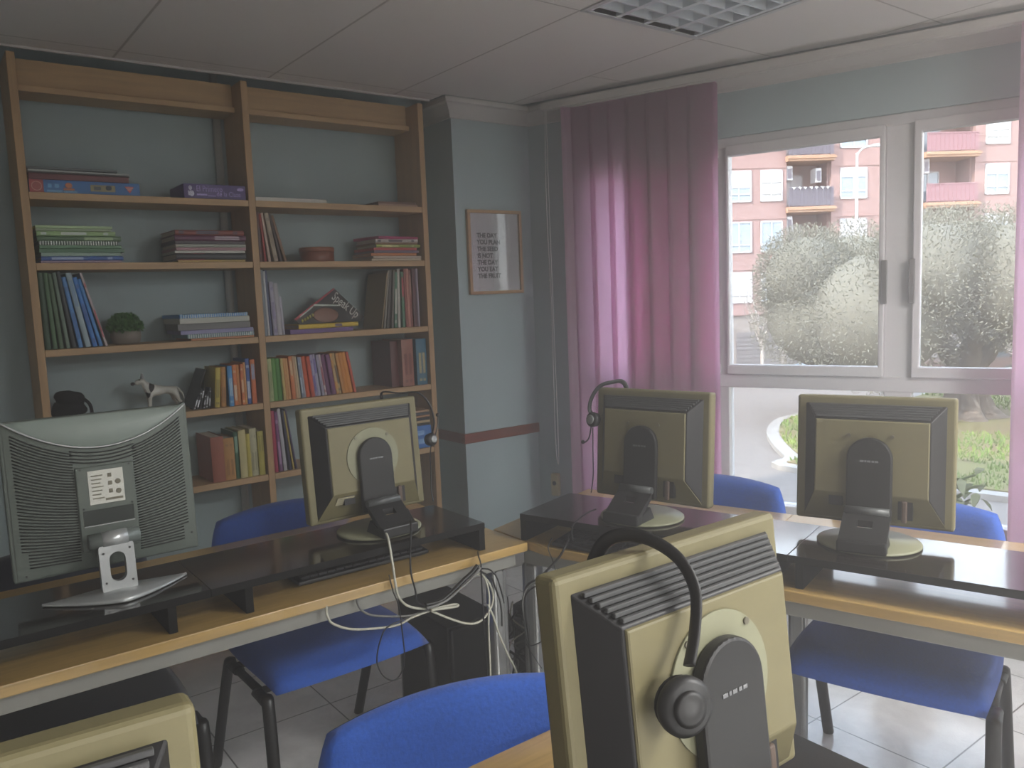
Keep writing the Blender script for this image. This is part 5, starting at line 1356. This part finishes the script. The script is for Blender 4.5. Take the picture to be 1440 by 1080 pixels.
# ---- parked cars
def car(label, x, y, paint, rz=0):
    c = thing('car', label, 'car', MBd @ Vector((x, y, 0)), math.atan2(-dB.y, -dB.x)+rz)
    prof = [(-2.05, .35), (-2.08, .62), (-1.95, .85), (-1.15, .95), (-.55, 1.38), (.9, 1.42), (1.65, 1.0), (2.0, .92), (2.08, .6), (2.05, .35)]
    b = MB(); b.prism(prof, -.82, .82, bevel=.05); b.build('body', mat(paint[0], paint[1], .25, .2, coat=.6), c)
    b = MB(); b.prism([(-1.0, .97), (-.52, 1.31), (.15, 1.34), (.15, .97)], -.835, -.80); b.prism([(.22, .97), (.22, 1.34), (.82, 1.34), (1.40, 1.0)], -.835, -.80)
    b.prism([(-1.12, .97), (-.57, 1.36), (-.50, 1.34), (-1.0, .96)], -.68, .68); b.build('window', mat('dark car glass', '3A444C', .08), c)
    for xx in (-1.3, 1.3):
        for s in (-1, 1):
            b = MB(); b.cyl((xx, s*.68, .31), (xx, s*.84, .31), .31, seg=24); w_ = b.build('wheel', blackp, c)
            b = MB(); b.cyl((xx, s*.84, .31), (xx, s*.85, .31), .19, seg=18); b.build('hubcap', silver, w_)
    return c
car('pale blue car parked before the brick building, left of the olive tree', fx(1088, 500)[0]+.8, -4.6, ('pale blue car paint', '9FB4C8'))
car('silver car parked before the brick building, seen under the olive crown', fx(1395, 505)[0]+1.2, -4.6, ('silver car paint', 'B8BCC2'))
car('dark car parked behind the olive trunk before the brick building', fx(1290, 505)[0], -4.6, ('dark red brown car paint', '5A4440'))
# ---- street lamp, bare tree
q = fx(1170, 300)
lp = thing('street_lamp', 'slim white street lamp standing before the left balconies', 'street lamp', MBd @ Vector((q[0]+.05, -2.5, .14)), math.atan2(-dB.y, -dB.x))
b = MB(); b.cyl((0, 0, 0), (0, 0, 10.9), .10, .06, 12); b.build('pole', wf, lp)
b = MB(); b.tube([(0, 0, 10.8), (.25, -.1, 11.1), (.7, -.3, 11.2)], .05, seg=8); b.build('arm', wf, lp)
b = MB(); b.box(.6, 1.2, -.45, -.2, 11.12, 11.26, bevel=.03); b.build('lamp_head', wf, lp)
q = fx(1047, 480)
bt = thing('bare_tree', 'small leafless street tree before the garage doors', 'tree', MBd @ Vector((q[0], -2.4, .14)))
b = MB(); b.tube([(0, 0, 0), (.05, 0, 1.2), (0, .05, 2.2)], [.10, .08], seg=8)
rnd = random.Random(8)
for k in range(12):
    a = k*2.4; b.tube([(0, .04, 1.6+.05*k), (.35*math.cos(a), .35*math.sin(a), 2.4+.06*k), (.8*math.cos(a), .8*math.sin(a), 3.2+.08*k), (.95*math.cos(a+.3), .95*math.sin(a+.3), 3.9+.06*k)], [.05, .035, .02, .012], seg=6, sub=4)
b.build('branches', simple_noise('pale grey bark', '9A8C84', 'B4A8A0', 6), bt)

# ---- the storeys above and below this room (they shade the street in front)
b = MB()
b.box(-14, 14, .0, .24, G, -.13, MW); b.box(-14, -2.3, .0, .24, -.13, 2.69, MW); b.box(6.25, 14, .0, .24, -.13, 2.69, MW); b.box(-14, 14, 0.0, .24, 2.96, 15.0, MW)
struct('wall_facade', b, simple_noise('own facade render', 'B0A69C', 'BEB4AA', 1.5))

# ================================================================== LIGHT
w = bpy.data.worlds.new('world'); scene.world = w; w.use_nodes = True
nt = w.node_tree; N = nt.nodes; L = nt.links
bg = N['Background']
tc = N.new('ShaderNodeTexCoord'); sx = N.new('ShaderNodeSeparateXYZ'); L.new(tc.outputs['Generated'], sx.inputs[0])
rp = N.new('ShaderNodeValToRGB'); rp.color_ramp.elements[0].position = .0; rp.color_ramp.elements[1].position = .7
rp.color_ramp.elements[0].color = (.92, .93, .95, 1); rp.color_ramp.elements[1].color = (.60, .75, 1.0, 1)
L.new(sx.outputs['Z'], rp.inputs['Fac']); L.new(rp.outputs['Color'], bg.inputs['Color'])
bg.inputs['Strength'].default_value = SKY
sun = bpy.data.lights.new('sun', 'SUN'); sun.energy = SUN; sun.angle = R(1.0); sun.color = (1.0, .95, .88)
so = bpy.data.objects.new('sun', sun); COL.objects.link(so)
dv = Vector((.93, -.12, -math.tan(R(38)))).normalized(); so.rotation_euler = dv.to_track_quat('-Z', 'Y').to_euler(); so.location = (0, 0, 20)
def portal(name, M, sx_, sy_):
    l = bpy.data.lights.new(name, 'AREA'); l.shape = 'RECTANGLE'; l.size = sx_; l.size_y = sy_; l.cycles.is_portal = True
    o = bpy.data.objects.new(name, l); COL.objects.link(o); o.matrix_world = M; return o
portal('daylight_portal', MW @ Matrix.Translation((-.88, .13, 1.26)) @ Matrix.Rotation(-PI/2, 4, 'X'), 2.34, 1.72)
portal('daylight_portal', MW @ Matrix.Translation((2.22, .13, 1.26)) @ Matrix.Rotation(-PI/2, 4, 'X'), 2.75, 1.72)

hz_ = MB(); hz_.plate([(RX0-.1, RY0-.1), wl(5.2+1.7, 3.83), wl(-2.2, 3.83), (2.75, YB+.1), (RX0-.1, YB+.1)], -.06, 2.66)  # volume added to mimic lens glare near the window and lift the darks
hm_ = bpy.data.materials.new('added glare veil'); hm_.use_nodes = True; hm_.node_tree.nodes.clear()
_o = hm_.node_tree.nodes.new('ShaderNodeOutputMaterial'); _v = hm_.node_tree.nodes.new('ShaderNodeVolumeScatter')
_v.inputs['Density'].default_value = VEIL; _v.inputs['Anisotropy'].default_value = ANIS; _v.inputs['Color'].default_value = (1, .95, .93, 1)
hm_.node_tree.links.new(_v.outputs[0], _o.inputs['Volume'])
ho = hz_.build('glare_veil', hm_); ho['kind'] = 'structure'

vs = scene.view_settings
vs.view_transform = 'Standard'; vs.look = 'None'; vs.exposure = EXPO; vs.gamma = 1; vs.use_curve_mapping = False
scene.display_settings.display_device = 'sRGB'
scene.cycles.max_bounces = 10; scene.cycles.diffuse_bounces = 6; scene.cycles.transparent_max_bounces = 12
scene.cycles.caustics_reflective = False; scene.cycles.caustics_refractive = False
scene.cycles.sample_clamp_indirect = 6.0
